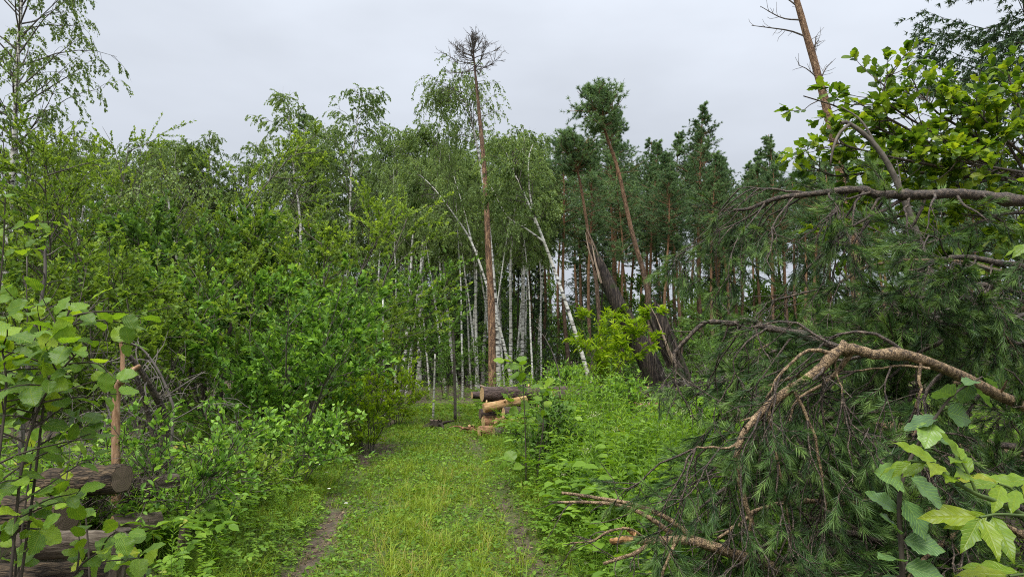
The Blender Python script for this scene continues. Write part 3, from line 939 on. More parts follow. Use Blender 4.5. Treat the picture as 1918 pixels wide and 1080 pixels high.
# dead pine: bare trunk with twiggy dead crown
def dead_pine():
    rng = np.random.default_rng(5)
    Y = 24
    tp, base = rel(pl([(922, 756, Y), (921, 600, Y), (915, 470, Y), (908, 330, Y), (898, 215, Y), (890, 135, Y), (885, 78, Y)], 30))
    root = thing('dead_pine', 'tall dead pine with peeling orange trunk and bare twiggy crown behind the log pile', 'dead tree', base)
    g = Geo()
    tubes(g, tp, .15, .02, 12, 0, bump=.05, rng=rng)
    obj('trunk', g.mesh('dead_pine_trunk', [M['snag_bark']], True), root)
    c = Geo()
    idx, t, p, T = sub(rng, tp[None], 30, .835, .995, True)
    cc = np.clip((t - .835) / .16, 0, 1)
    L = 1.55 * (1 - cc * .84) * rng.uniform(.65, 1.12, len(t))
    b1 = grow(rng, p, side(rng, T, 1.5 - .55 * cc), L, 7, .12, -.16)
    tubes(c, b1, .022, .006, 4)
    idx, t, p, T = sub(rng, b1, 7, .25, 1)
    b2 = grow(rng, p, side(rng, T, rng.uniform(.4, .8, len(t))), L[idx] * rng.uniform(.2, .45, len(t)), 4, .18, -.15)
    tubes(c, b2, .011, .005, 3)
    idx, t, p, T = sub(rng, b2, 4, .2, 1)
    b3 = grow(rng, p, side(rng, T, .7), rng.uniform(.06, .2, len(t)), 3, .2, -.1)
    tubes(c, b3, .007, .004, 3)
    obj('crown', c.mesh('dead_pine_crown', [M['grey_twig']]), root)
    idx, t, p, T = sub(rng, tp[None], 34, .15, .84)
    L = rng.uniform(.08, .4, len(t)); L[:4] = [.75, .9, .5, .8]
    t[:4] = [.66, .78, .7, .62]; p[:4] = along(np.repeat(tp[None], 4, 0), t[:4])[0]
    d = side(rng, T, 1.35); d[:4, 0] = np.abs(d[:4, 0]) + .6
    b = grow(rng, p, d, L, 5, .15, -.1)
    for k in range(len(t)):
        g = Geo(); tubes(g, b[k], .012, .004, 4)
        obj('branch_stub', g.mesh('stub', [M['twig']]), root)


dead_pine()


# long leaning pine on the right with dead side branches
def leaning_pine():
    rng = np.random.default_rng(6)
    tp, base = rel(pl([(1626, 792, 17), (1604, 500, 17), (1586, 400, 17), (1562, 265, 17), (1540, 170, 17), (1512, 70, 17), (1488, -15, 17), (1470, -110, 17), (1462, -190, 17)], 26))
    root = thing('leaning_pine', 'long leaning pine trunk with dead side branches, rising behind the oak leaves', 'pine', base)
    g = Geo(); tubes(g, tp, .135, .055, 12, 0, bump=.05, rng=rng)
    obj('trunk', g.mesh('leaning_pine_trunk', [M['lean_pine_bark']], True), root)
    B = [[(1512, 70, 17), (1480, 58, 17), (1440, 52, 16.9), (1408, 48, 16.8)], [(1503, 38, 17), (1465, 34, 17), (1424, 12, 16.9)], [(1497, 15, 17), (1470, -5, 17), (1440, -20, 17)],
         [(1543, 185, 17), (1532, 150, 17), (1512, 130, 17), (1495, 122, 17)], [(1520, 95, 17), (1533, 75, 17)], [(1536, 150, 17), (1548, 125, 17)], [(1525, 110, 17), (1528, 70, 17.2)]]
    for b in B:
        q = pl(b, 8) - base
        g = Geo(); tubes(g, q, .026, .008, 5)
        idx, t, p, T = sub(rng, q[None], 8, .25, 1)
        tubes(g, grow(rng, p, side(rng, T, .8), rng.uniform(.1, .4, 8), 4, .2, -.1), .008, .004, 3)
        obj('dead_branch', g.mesh('dead_branch', [M['grey_twig']]), root)
    idx, t, p, T = sub(rng, tp[None], 40, .2, .9)
    g = Geo(); tubes(g, grow(rng, p, side(rng, T, 1.2), rng.uniform(.08, .35, 40), 3, .1, 0), .01, .005, 3)
    stuff(obj('twigs', g.mesh('trunk_twigs', [M['twig']]), root))
    # live crown above
    g = Geo()
    idx, t, p, T = sub(rng, tp[None], 26, .76, 1)
    b = grow(rng, p, side(rng, T, 1.2), rng.uniform(.3, 1.6, 26), 5, .15, -.1)
    tubes(g, b, .02, .006, 3, 1)
    idx, t, p, T = sub(rng, b, 14, .5, 1)
    g.inst(tuft_t(rng, 16, w=.06), p, frames(T + rng.normal(0, .4, T.shape), rng.normal(0, 1, T.shape)), .13 * np.ones(len(p)), rng.uniform(0, 1, len(p)))
    stuff(obj('crown', g.mesh('leaning_pine_crown', [M['near_needle'], M['twig']]), root))


leaning_pine()

# two thin leaning pines of the dark stand, told apart by their slant
for pp, lab, r in (([(1222, 772, 22), (1215, 560, 22), (1185, 440, 22), (1158, 320, 22), (1138, 260, 22), (1122, 205, 22), (1112, 170, 22)], 'slanting orange pine trunk with tufted top behind the broken snag', .10),
                   ([(1130, 765, 24), (1120, 560, 24), (1104, 450, 24), (1088, 350, 24), (1076, 300, 24), (1066, 255, 24)], 'slender pine leaning close beside the splintered snag tip', .085)):
    tp, base = rel(pl(pp, 18))
    tree_obj('pine_tree', lab, 'pine', pine_geo(int(r * 1000), trunk=tp, cb=.70, r0=r, spread=1.15, nb=62, stubs=14, ntuft=8, needle=.115), *P_MAT, base)

# big spruce past the right edge
sp = spruce_geo(131, 15, 3.6, 120, .2, .12, 46)
tree_obj('spruce_tree', 'big dark spruce with drooping branches behind the oak leaves', 'spruce', sp, *S_MAT, place(2010, 13))


# ================================================================== LEFT THICKET
def thicket(name, label, u, Y, vtop, leafm, seed, bark='alder_bark', cat='tree', group=None, hf=1.0, **kw):
    H = (hgt(vtop, Y) - float(gh(px(u, Y), Y))) * hf * 1.06
    if Y >= 12 and 'tmpl' not in kw:
        kw['tmpl'] = LEAF4
    return tree_obj(name, label, cat, bush_geo(seed, H=H, **kw), [M[bark]], [M[leafm], M['twig']], place(u, Y), crown='foliage' if cat == 'shrub' else 'crown', trunk='stems' if cat == 'shrub' else 'trunk', group=group)


thicket('alder_tree', 'yellowish green alder with the highest wispy top in the left thicket', 262, 15, 225, 'alder_leaf', 201, stems=5, spread=2.8, leaf=.07, leaves=24000, openb=.3, r=.04, nb=16, hf=1.12, arch=.04)
thicket('alder_tree', 'broad yellowish alder beside the loose-crowned birch', 120, 14, 285, 'alder_leaf', 202, stems=6, spread=2.7, leaf=.068, leaves=22000, openb=.4, r=.035, nb=14, hf=1.05, arch=.05)
thicket('oak_tree', 'dark-trunked young oak with deep green leaves in the thicket', 400, 14, 345, 'dark_leaf', 203, bark='dark_bark', stems=4, spread=2.6, leaf=.10, leaves=18000, openb=.45, r=.075, nb=15, low=.25, hf=.95)
thicket('rowan_tree', 'round-headed leafy tree behind the big willow bush', 612, 15, 345, 'alder_leaf', 204, stems=5, spread=2.4, leaf=.085, leaves=16000, openb=.42, r=.045, nb=13, hf=1.02, arch=.06)
thicket('willow_bush', 'big bright green willow bush on the bank beside the track', 545, 11, 465, 'willow_leaf', 205, cat='shrub', stems=11, spread=1.6, leaf=.088, leaves=15000, openb=.62, r=.022, nb=9, hf=.95, clump=.35)
thicket('willow_bush', 'smaller willow bush in front of the dark-trunked oak', 430, 12, 520, 'willow_leaf', 206, cat='shrub', stems=8, spread=1.6, leaf=.085, leaves=9000, openb=.6, r=.02, nb=8)
thicket('alder_bush', 'dense alder bush under the loose-crowned birch', 60, 9, 440, 'alder_leaf', 207, cat='shrub', stems=8, spread=1.9, leaf=.075, leaves=11000, openb=.55, r=.022, nb=9)
thicket('alder_bush', 'dense alder bush between the bare stick and the oak', 235, 10, 480, 'alder_leaf', 208, cat='shrub', stems=8, spread=1.9, leaf=.075, leaves=11000, openb=.55, r=.022, nb=9)
thicket('cherry_bush', 'yellow-green young bush at the track edge below the willow', 690, 12, 690, 'yellow_leaf', 209, cat='shrub', stems=8, spread=.9, leaf=.075, leaves=3200, openb=.4, r=.012, nb=7)
thicket('cherry_bush', 'low yellow-green bush where the track meets the woods', 742, 16.5, 700, 'yellow_leaf', 210, cat='shrub', stems=7, spread=.8, leaf=.08, leaves=2200, openb=.4, r=.012, nb=7)
thicket('aspen_shrub', 'leafy shrub growing in front of the old timber stack', 345, 5.6, 790, 'willow_leaf', 211, cat='shrub', stems=9, spread=.75, leaf=.055, leaves=3600, openb=.5, r=.008, nb=8)
thicket('aspen_shrub', 'round-leaved shrub on the bank below the big willow bush', 555, 8.5, 775, 'willow_leaf', 212, cat='shrub', stems=9, spread=.75, leaf=.07, leaves=2400, openb=.5, r=.009, nb=7)
thicket('aspen_shrub', 'low shrub leaning out over the bank towards the wheel rut', 440, 7.2, 850, 'alder_leaf', 213, cat='shrub', stems=8, spread=.7, leaf=.055, leaves=2600, openb=.6, r=.008, nb=7)
thicket('rowan_tree', 'slender sapling overlapping the birch trunks beside the willow', 735, 19, 560, 'alder_leaf', 214, stems=3, spread=1.5, leaf=.08, leaves=3500, openb=.2, r=.025, nb=10)

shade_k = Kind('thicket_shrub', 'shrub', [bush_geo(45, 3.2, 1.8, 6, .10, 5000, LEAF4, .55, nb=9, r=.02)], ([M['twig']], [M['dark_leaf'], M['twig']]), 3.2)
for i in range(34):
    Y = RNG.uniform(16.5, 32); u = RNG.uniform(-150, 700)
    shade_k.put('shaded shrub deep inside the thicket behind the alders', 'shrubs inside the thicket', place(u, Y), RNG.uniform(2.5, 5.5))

# slender crooked birch inside the thicket
tp, base = rel(pl([(372, 770, 14), (360, 690, 14), (350, 620, 14), (338, 560, 14), (332, 490, 14), (318, 400, 14), (312, 330, 14)], 14))
tree_obj('birch_tree', 'slender crooked birch stem inside the thicket beside the dark oak trunk', 'birch', birch_geo(115, trunk=tp, cb=.6, r0=.055, nb=16, spread=1.2, leaf=.07, leaves=2200), *B_MAT, base)

# thin dead poles
def pole(name, label, pp, r0, r1, mat, cat):
    rng = np.random.default_rng(int(pp[0][0]))
    tp, base = rel(pl(pp, 14))
    g = Geo(); tubes(g, tp, r0, r1, 9, 0, bump=.06, rng=rng, cap=True)
    idx, t, p, T = sub(rng, tp[None], 7, .3, .95)
    root = thing(name, label, cat, base)
    obj('trunk', g.mesh(name, [mat], True), root)
    g = Geo(); tubes(g, grow(rng, p, side(rng, T, 1.1), rng.uniform(.06, .3, 7), 3, .15, 0), .008, .004, 3)
    stuff(obj('twigs', g.mesh(name + '_twigs', [M['grey_twig']]), root))


pole('birch_stump', 'short broken white birch pole left of the log pile', [(811, 788, 18), (813, 730, 18), (815, 662, 18)], .03, .022, M['birch_bark'], 'dead tree')
pole('dead_tree', 'grey dead trunk without top standing left of the log pile', [(853, 790, 17.5), (851, 690, 17.5), (848, 600, 17.5)], .042, .03, M['alder_bark'], 'dead tree')
pole('dead_sapling', 'bare arched dead sapling bending before the leaning birch', [(1062, 790, 17), (1045, 690, 17), (1025, 640, 17), (1005, 612, 17)], .022, .008, M['grey_twig'], 'dead tree')
pole('birch_pole', 'thin white birch pole standing among yellow-green bushes', [(722, 790, 18.5), (719, 700, 18.5), (717, 560, 18.5)], .03, .02, M['birch_bark'], 'dead tree')


# ================================================================== BROKEN SNAG
def splinter_trunk(pp, r0, r1, sides=18, n=16, seed=0, jag=.5, flat=1.0):
    """tapered trunk ending in long splinters, hollow inside"""
    rng = np.random.default_rng(seed)
    tp, base = rel(pl(pp, n))
    T = nrm(np.gradient(tp, axis=0))
    ref = np.array([0, 1.0, 0.1])
    u = nrm(np.cross(T, ref)); w = np.cross(T, u)
    a = np.arange(sides) / sides * 2 * np.pi
    ridg = 1 + .10 * np.sin(a * 5 + 1) + .08 * np.sin(a * 9 + 2) + rng.normal(0, .05, sides)
    rad = np.linspace(r0, r1, n)[:, None] * ridg[None]
    rad = rad * (1 + rng.normal(0, .025, rad.shape))
    v = tp[:, None] + rad[..., None] * (u[:, None] * np.cos(a)[:, None] + flat * w[:, None] * np.sin(a)[:, None])
    jl = jag * (rng.random(sides) ** 2.0)
    for k in range(4):
        j = rng.integers(sides); jl[j] += jag * .6; jl[(j + 1) % sides] += jag * .25
    inner = tp[:, None] + (rad * .72)[..., None] * (u[:, None] * np.cos(a)[:, None] + flat * w[:, None] * np.sin(a)[:, None])
    v[-1] += T[-1] * jl[:, None]
    inner[-1] += T[-1] * (jl[:, None] * .92)
    v[-2] += T[-1] * jl[:, None] * .3; inner[-2] += T[-1] * jl[:, None] * .3
    q = []
    for i in range(n - 1):
        for j in range(sides):
            q.append((i * sides + j, i * sides + (j + 1) % sides, (i + 1) * sides + (j + 1) % sides, (i + 1) * sides + j))
    g = Geo(); g.add(v, q)
    gi = Geo()
    k0 = n - 6
    qi = [(c - k0 * sides, b - k0 * sides, a_ - k0 * sides, d - k0 * sides) for a_, b, c, d in q if a_ >= k0 * sides]
    qi = [(a_ - k0 * sides, d - k0 * sides, c - k0 * sides, b - k0 * sides) for a_, b, c, d in q if a_ >= k0 * sides]
    gi.add(inner[k0:], qi)
    rim = Geo()
    rv = np.concatenate([v[-1], inner[-1]])
    rim.add(rv, [(j, (j + 1) % sides, sides + (j + 1) % sides, sides + j) for j in range(sides)])
    return g, gi, rim, base, tp


def snag():
    g, gi, rim, base, tp = splinter_trunk([(1248, 800, 15.5), (1222, 695, 15.5), (1190, 630, 15.5), (1158, 570, 15.5), (1134, 520, 15.5), (1116, 482, 15.5)], .25, .10, seed=4, jag=.5, sides=20, n=20)
    root = thing('broken_snag', 'long dark snag of rotten trunk leaning left with a splintered pale tip', 'dead tree', base)
    obj('trunk', g.mesh('snag_trunk', [M['snag_wood']], True), root)
    obj('hollow', gi.mesh('snag_hollow', [M['hollow']], True), root)
    obj('splintered_rim', rim.mesh('snag_rim', [M['snag_pale']]), root)
    rng = np.random.default_rng(8)
    # pale strip of torn sapwood along the tip
    for k, (a, b, r) in enumerate((((1132, 530), (1108, 452), .030), ((1118, 495), (1097, 436), .020))):
        p = pl([(a[0] - 6, a[1], 15.25), ((a[0] + b[0]) / 2 - 5, (a[1] + b[1]) / 2, 15.28), (b[0], b[1], 15.35)], 8) - base
        s_ = Geo(); tubes(s_, p, r, .008, 6, bump=.25, rng=rng)
        obj('splinter', s_.mesh('snag_splinter', [M['snag_pale']]), root)
    g, gi, rim, base, tp = splinter_trunk([(1322, 815, 14.8), (1292, 740, 14.8), (1266, 680, 14.8), (1244, 625, 14.8), (1232, 592, 14.8)], .21, .18, seed=9, jag=.35, sides=22, flat=.75)
    root = thing('broken_stump', 'thick split stump with jagged hollow top beside the long leaning snag', 'stump', base)
    obj('trunk', g.mesh('stump_trunk', [M['snag_wood']], True), root)
    obj('hollow', gi.mesh('stump_hollow', [M['hollow']], True), root)
    obj('splintered_rim', rim.mesh('stump_rim', [M['snag_pale']]), root)
    for k, (a, b, r) in enumerate((((1262, 680), (1228, 590), .05), ((1240, 650), (1208, 566), .05), ((1285, 700), (1252, 610), .05))):
        p = pl([(a[0], a[1], 14.55), ((a[0] + b[0]) / 2, (a[1] + b[1]) / 2, 14.55), (b[0], b[1], 14.65)], 8) - base
        s_ = Geo(); tubes(s_, p, r, .01, 7, bump=.25, rng=rng)
        obj('splinter', s_.mesh('stump_splinter', [M['snag_wood'] if k else M['snag_pale']], True), root)
    # dark upright dead stem right of the stump
    pole('dead_tree', 'dark furrowed dead stem standing against the right side of the split stump', [(1296, 805, 13.3), (1288, 750, 13.3), (1278, 710, 13.3), (1266, 675, 13.3)], .09, .06, M['dark_bark'], 'dead tree')


snag()


# ================================================================== LOG PILES
def log(name, label, p0, p1, r0, r1, barkm, endm, group=None, seed=0, patches=0, rough=.018):
    rng = np.random.default_rng(seed + 500)
    p0 = np.array(p0, float); p1 = np.array(p1, float)
    L = np.linalg.norm(p1 - p0)
    d = (p1 - p0) / L
    root = thing(name, label, 'log', p0, None, group)
    # local +Z along the log
    z = d; x = nrm(np.cross([0, 0, 1.0], z)); y = np.cross(z, x)
    import mathutils
    root.rotation_euler = mathutils.Matrix(np.stack([x, y, z], -1).tolist()).to_euler()
    n, sides = 14, 18
    bend = rng.normal(0, .012 * L / 3, 2)
    tt = np.linspace(0, 1, n)
    c = np.stack([bend[0] * np.sin(np.pi * tt), bend[1] * np.sin(np.pi * tt), tt * L], -1)
    a = np.arange(sides) / sides * 2 * np.pi
    oval = 1 + .05 * np.sin(2 * a + rng.uniform(0, 6)) + .03 * np.sin(3 * a + rng.uniform(0, 6))
    rad = (r0 + (r1 - r0) * tt)[:, None] * oval[None] * (1 + rng.normal(0, rough, (n, sides)))
    v = c[:, None] + np.stack([rad * np.cos(a), rad * np.sin(a), np.zeros_like(rad)], -1)
    q = [(i * sides + j, i * sides + (j + 1) % sides, (i + 1) * sides + (j + 1) % sides, (i + 1) * sides + j) for i in range(n - 1) for j in range(sides)]
    g = Geo(); g.add(v, q)
    obj('bark', g.mesh(name + '_bark', [barkm], True), root)
    for e, s in ((0, -1), (n - 1, 1)):
        ring = c[e] + (v[e] - c[e]) * .93
        cen = c[e] + np.array([0, 0, s * .004])
        ring[:, 2] += s * .003 + rng.normal(0, .002, sides)
        vv = np.vstack([cen, ring])
        ff = [(0, 1 + j, 1 + (j + 1) % sides) if s > 0 else (0, 1 + (j + 1) % sides, 1 + j) for j in range(sides)]
        # chamfered bark rim so the cut is closed
        vv = np.vstack([vv, v[e]])
        g = Geo(); g.add(vv, ff)
        g2 = [(1 + j, 1 + sides + j, 1 + sides + (j + 1) % sides, 1 + (j + 1) % sides) for j in range(sides)]
        g.f.append((np.array(g2), np.full(sides, .5, np.float32), 1))
        obj('cut_end', g.mesh(name + '_end', [endm, barkm]), root)
    for k in range(patches):
        t = rng.uniform(.05, .95); aa = rng.uniform(.3, 2.6)
        pp = c[int(t * (n - 1))] + np.array([np.cos(aa), np.sin(aa), 0]) * r0 * .85
        g = Geo(); tubes(g, np.stack([pp, pp + np.array([np.cos(aa), np.sin(aa), .25]) * .07]), .022, .015, 7, cap=True)
        obj('knot', g.mesh('knot', [M['cut_wood']], True), root)
    return root


LD = nrm(np.array([math.cos(math.radians(21)), math.sin(math.radians(21)), 0.0]))
LOGS = [  # u, v, Y, radius, length, bark, end, tilt z, label
    (903, 738, 14.6, .158, 4.6, 'log_bark', 'cut_wood', .0, 'thick dark-barked log lying on top of the log pile, nearest the track', 3),
    (884, 740, 15.2, .085, 4.6, 'log_bark', 'cut_wood', .0, 'thin dark log sticking out furthest to the left behind the top log', 1),
    (906, 764, 14.3, .095, .95, 'log_bare', 'cut_wood', .16, 'short peeled yellow log lying slantwise under the thick top log', 2),
    (943, 773, 14.1, .115, 4.2, 'log_bark', 'cut_wood', .0, 'red-brown log end below the peeled yellow log', 1),
    (899, 775, 14.8, .11, 4.4, 'log_bark', 'cut_wood_dark', .0, 'dark shaded log in the middle row of the log pile', 0),
    (905, 790, 14.4, .125, 4.4, 'log_red', 'cut_wood', .0, 'reddish log with pale cut end in the second row from the ground', 1),
    (929, 791, 14.15, .105, 4.2, 'log_red', 'cut_wood', .0, 'orange log end squeezed between two others in the lower row', 0),
    (940, 794, 13.95, .10, 4.0, 'log_red', 'cut_wood', .0, 'orange log end half covered by round leaves in the lower row', 0),
    (898, 812, 14.0, .12, 4.2, 'log_red', 'cut_wood', -.0, 'lowest log of the pile lying in the grass', 0),
    (925, 818, 13.8, .11, 4.2, 'log_bark', 'cut_wood', .0, 'lowest log hidden under the leaves at the front of the pile', 0),
    (985, 744, 15.6, .13, 4.8, 'log_bark', 'cut_wood_dark', .0, 'long dark log at the back of the pile, reaching towards the snag', 2),
    (1035, 741, 14.6, .12, 3.0, 'log_bark', 'cut_wood', .0, 'orange log with torn bark on the right half of the pile', 3),
    (960, 757, 15.0, .12, 4.5, 'log_bark', 'cut_wood_dark', .0, 'dark log lying just under the top of the pile behind the sapling', 0),
    (1010, 768, 14.3, .12, 3.8, 'log_red', 'cut_wood', .0, 'reddish log in the weeds at the right half of the pile', 0),
]
for i, (u, v, Y, r, L, bk, en, tz, lab, pa) in enumerate(LOGS):
    p0 = at(u, v, Y)
    p0[2] = max(p0[2], r * .9)
    p1 = p0 + (LD + np.array([0, RNG.uniform(-.03, .03), tz])) * L
    p1[2] = max(p1[2], r)
    log('log', lab, p0, p1, r, r * .88, M[bk], M[en], 'logs of the pile beside the track', i, pa)
# pale branch lying on top of the pile
g = Geo(); q = pl([(900, 722, 15.3), (915, 728, 15.2), (935, 735, 15.1)], 6); tubes(g, q - q[0], .03, .02, 7, cap=True)
tag(obj('stick', g.mesh('stick', [M['snag_pale']], True), None, q[0]), 'pale short stick sticking up on top of the log pile', 'stick')


# stumps and roots at the end of the track
def root_stump(label, u, v, Y, r, h, mat, endm, seed):
    rng = np.random.default_rng(seed)
    b = place(u, Y)
    root = thing('stump', label, 'stump', b)
    g = Geo()
    tubes(g, np.array([[0, 0, -.1], [0, 0, h * .4], [0, 0, h]]), r, r * .8, 14, bump=.08, rng=rng)
    obj('trunk', g.mesh('stump_side', [mat], True), root)
    s = 14; a = np.arange(s) / s * 2 * np.pi
    vv = np.vstack([[0, 0, h + .01], np.stack([r * .8 * np.cos(a), r * .8 * np.sin(a), h + rng.normal(0, .03, s)], -1)])
    g = Geo(); g.add(vv, [(0, 1 + j, 1 + (j + 1) % s) for j in range(s)])
    obj('cut_top', g.mesh('stump_top', [endm]), root)
    for k in range(6):
        az = k / 6 * 6.28 + rng.uniform(-.3, .3)
        p = grow(rng, [[r * .6 * math.cos(az), r * .6 * math.sin(az), h * .55]], [[math.cos(az), math.sin(az), rng.uniform(-.6, .5)]], rng.uniform(.2, .5), 5, .2, .35)
        g = Geo(); tubes(g, p, r * .3, .012, 5)
        obj('root', g.mesh('stump_root', [mat], True), root)


root_stump('low dark stump with tangled roots at the end of the track', 818, 800, 15.6, .16, .2, M['dark_bark'], M['cut_wood_dark'], 1)
root_stump('pale splintered stump with orange roots just left of the log pile', 884, 795, 15.4, .10, .14, M['log_red'], M['cut_wood'], 2)

# old timber stack on the left
OL = [((35, 1020, 4.2), (212, 1018, 4.35), .085, 'old_log', 'cut_wood_dark', 'grey weathered log with peeled surface at the front of the old stack'),
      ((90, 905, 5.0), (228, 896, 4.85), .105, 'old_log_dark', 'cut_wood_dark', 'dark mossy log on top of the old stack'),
      ((235, 915, 5.4), (330, 905, 5.7), .08, 'old_log', 'cut_wood_dark', 'pale weathered log lying behind the leafy shrub in the old stack'),
      ((210, 985, 4.9), (300, 978, 5.1), .075, 'old_log', 'cut_wood', 'light brown log stub low in the old stack'),
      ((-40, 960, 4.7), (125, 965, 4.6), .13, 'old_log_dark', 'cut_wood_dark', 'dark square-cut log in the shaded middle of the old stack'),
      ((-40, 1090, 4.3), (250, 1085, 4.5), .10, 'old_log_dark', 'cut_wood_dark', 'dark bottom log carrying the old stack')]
for i, (a, b, r, bk, en, lab) in enumerate(OL):
    log('log', lab, at(*a), at(*b), r, r * .95, M[bk], M[en], 'logs of the old stack', 60 + i, rough=.05)
def post(label, u, vt, Y, w, seed):
    rng = np.random.default_rng(seed)
    t = at(u, vt, Y); z0 = float(gh(t[0], Y)) - .1
    n = 7
    g = Geo()
    pp = np.stack([np.linspace(-.03, .02, n), np.zeros(n), np.linspace(0, t[2] - z0, n)], -1)
    tubes(g, pp, w, w * .9, 8, bump=.09, rng=rng, cap=True)
    tag(obj('post', g.mesh('post', [M['old_log']], False), None, (t[0], Y, z0)), label, 'post')
post('pale weathered post standing at the end of the grey peeled log', 225, 990, 4.15, .05, 1)
post('grey split post rising from the grass behind the leafy shrub', 342, 985, 4.9, .035, 2)


# ================================================================== BARE STICK AND DEAD WOOD (LEFT)
def bare_stick():
    root = thing('bare_trunk', 'crooked peeled orange trunk standing upright behind the old stack', 'dead tree', at(218, 990, 5.3) * np.array([1, 1, 0]))
    base = np.array(root.location)
    for pp, r0, r1, nm in (([(218, 985, 5.3), (217, 860, 5.3), (217, 770, 5.3), (222, 722, 5.3), (236, 706, 5.25), (250, 692, 5.2)], .034, .024, 'trunk'),
                           ([(236, 706, 5.25), (230, 690, 5.25), (229, 660, 5.25), (224, 630, 5.25)], .02, .012, 'branch'),
                           ([(250, 692, 5.2), (262, 684, 5.2)], .02, .012, 'branch')):
        g = Geo(); tubes(g, pl(pp, 16) - base, r0, r1, 9, bump=.06, rng=RNG, cap=True)
        obj(nm, g.mesh('bare_' + nm, [M['bare_stick']], True), root)
    for lab, pp, r in (('dark fallen stem leaning against the crooked peeled trunk', [(310, 790, 5.9), (296, 750, 5.8), (262, 692, 5.6), (232, 655, 5.5)], .035),
                       ('black rotten stem leaning beside the crooked peeled trunk', [(300, 860, 6.0), (284, 800, 6.0), (268, 740, 5.9), (250, 690, 5.8)], .03),
                       ('thin grey dead branch slanting through the thicket by the peeled trunk', [(325, 760, 6.4), (300, 700, 6.4), (268, 655, 6.4), (240, 640, 6.4)], .014),
                       ('grey crooked dead stem among the alder leaves', [(48, 720, 6.2), (58, 650, 6.2), (72, 590, 6.2), (84, 520, 6.2), (84, 470, 6.2)], .022)):
        q = pl(pp, 14)
        b = q[0].copy(); b[2] = float(gh(b[0], b[1]))
        q = np.vstack([b, q])
        r_ = thing('dead_branch', lab, 'branch', b)
        g = Geo(); tubes(g, q - b, r, r * .5, 7, bump=.08, rng=RNG)
        obj('stem', g.mesh('dead_stem', [M['dark_bough'] if r > .025 else M['grey_twig']], True), r_)
        idx, t, p, T = sub(RNG, (q - b)[None], 9, .3, 1)
        g = Geo(); tubes(g, grow(RNG, p, side(RNG, T, 1.0), RNG.uniform(.1, .5, 9), 5, .2, .05), .007, .003, 3)
        stuff(obj('twigs', g.mesh('dead_twigs', [M['grey_twig']]), r_))


bare_stick()


def brush(name, label, u, Y, vtop, seed, spread=1.2, stems=9, mat='grey_twig', nb=10):
    rng = np.random.default_rng(seed)
    b = place(u, Y); H = hgt(vtop, Y) - b[2]
    az = rng.uniform(0, 6.28, stems); op = rng.uniform(.2, 1.1, stems)
    D = np.stack([np.cos(az) * np.sin(op), np.sin(az) * np.sin(op), np.cos(op)], -1)
    s0 = grow(rng, np.zeros((stems, 3)), D, H * rng.uniform(.7, 1.2, stems), 8, .15, .12)
    root = thing(name, label, 'dead shrub', b)
    g = Geo(); tubes(g, s0, .014, .004, 5)
    obj('stems', g.mesh(name + '_stems', [M[mat]]), root)
    g = Geo()
    idx, t, p, T = sub(rng, s0, nb, .15, 1)
    b1 = grow(rng, p, side(rng, T, .9), spread * rng.uniform(.2, .7, len(t)), 6, .2, .15)
    tubes(g, b1, .006, .002, 3)
    idx, t, p, T = sub(rng, b1, 6, .1, 1)
    b2 = grow(rng, p, side(rng, T, .9), rng.uniform(.08, .35, len(t)), 4, .25, .2)
    tubes(g, b2, .003, .0015, 3)
    stuff(obj('twigs', g.mesh(name + '_twigs', [M[mat]]), root))


brush('dead_brush', 'tangle of grey leafless twigs right of the split stump', 1340, 11, 585, 61, 1.3, 12)
brush('dead_brush', 'grey leafless brushwood behind the arching pine bough', 1420, 10, 640, 62, 1.2, 10)
brush('dead_brush', 'dark leafless twigs tangled behind the old stack', 130, 6.3, 640, 63, 1.0, 10)
brush('dead_brush', 'low tangle of dead twigs heaped on the old stack', 185, 5.2, 880, 64, .6, 9, 'dark_bough')



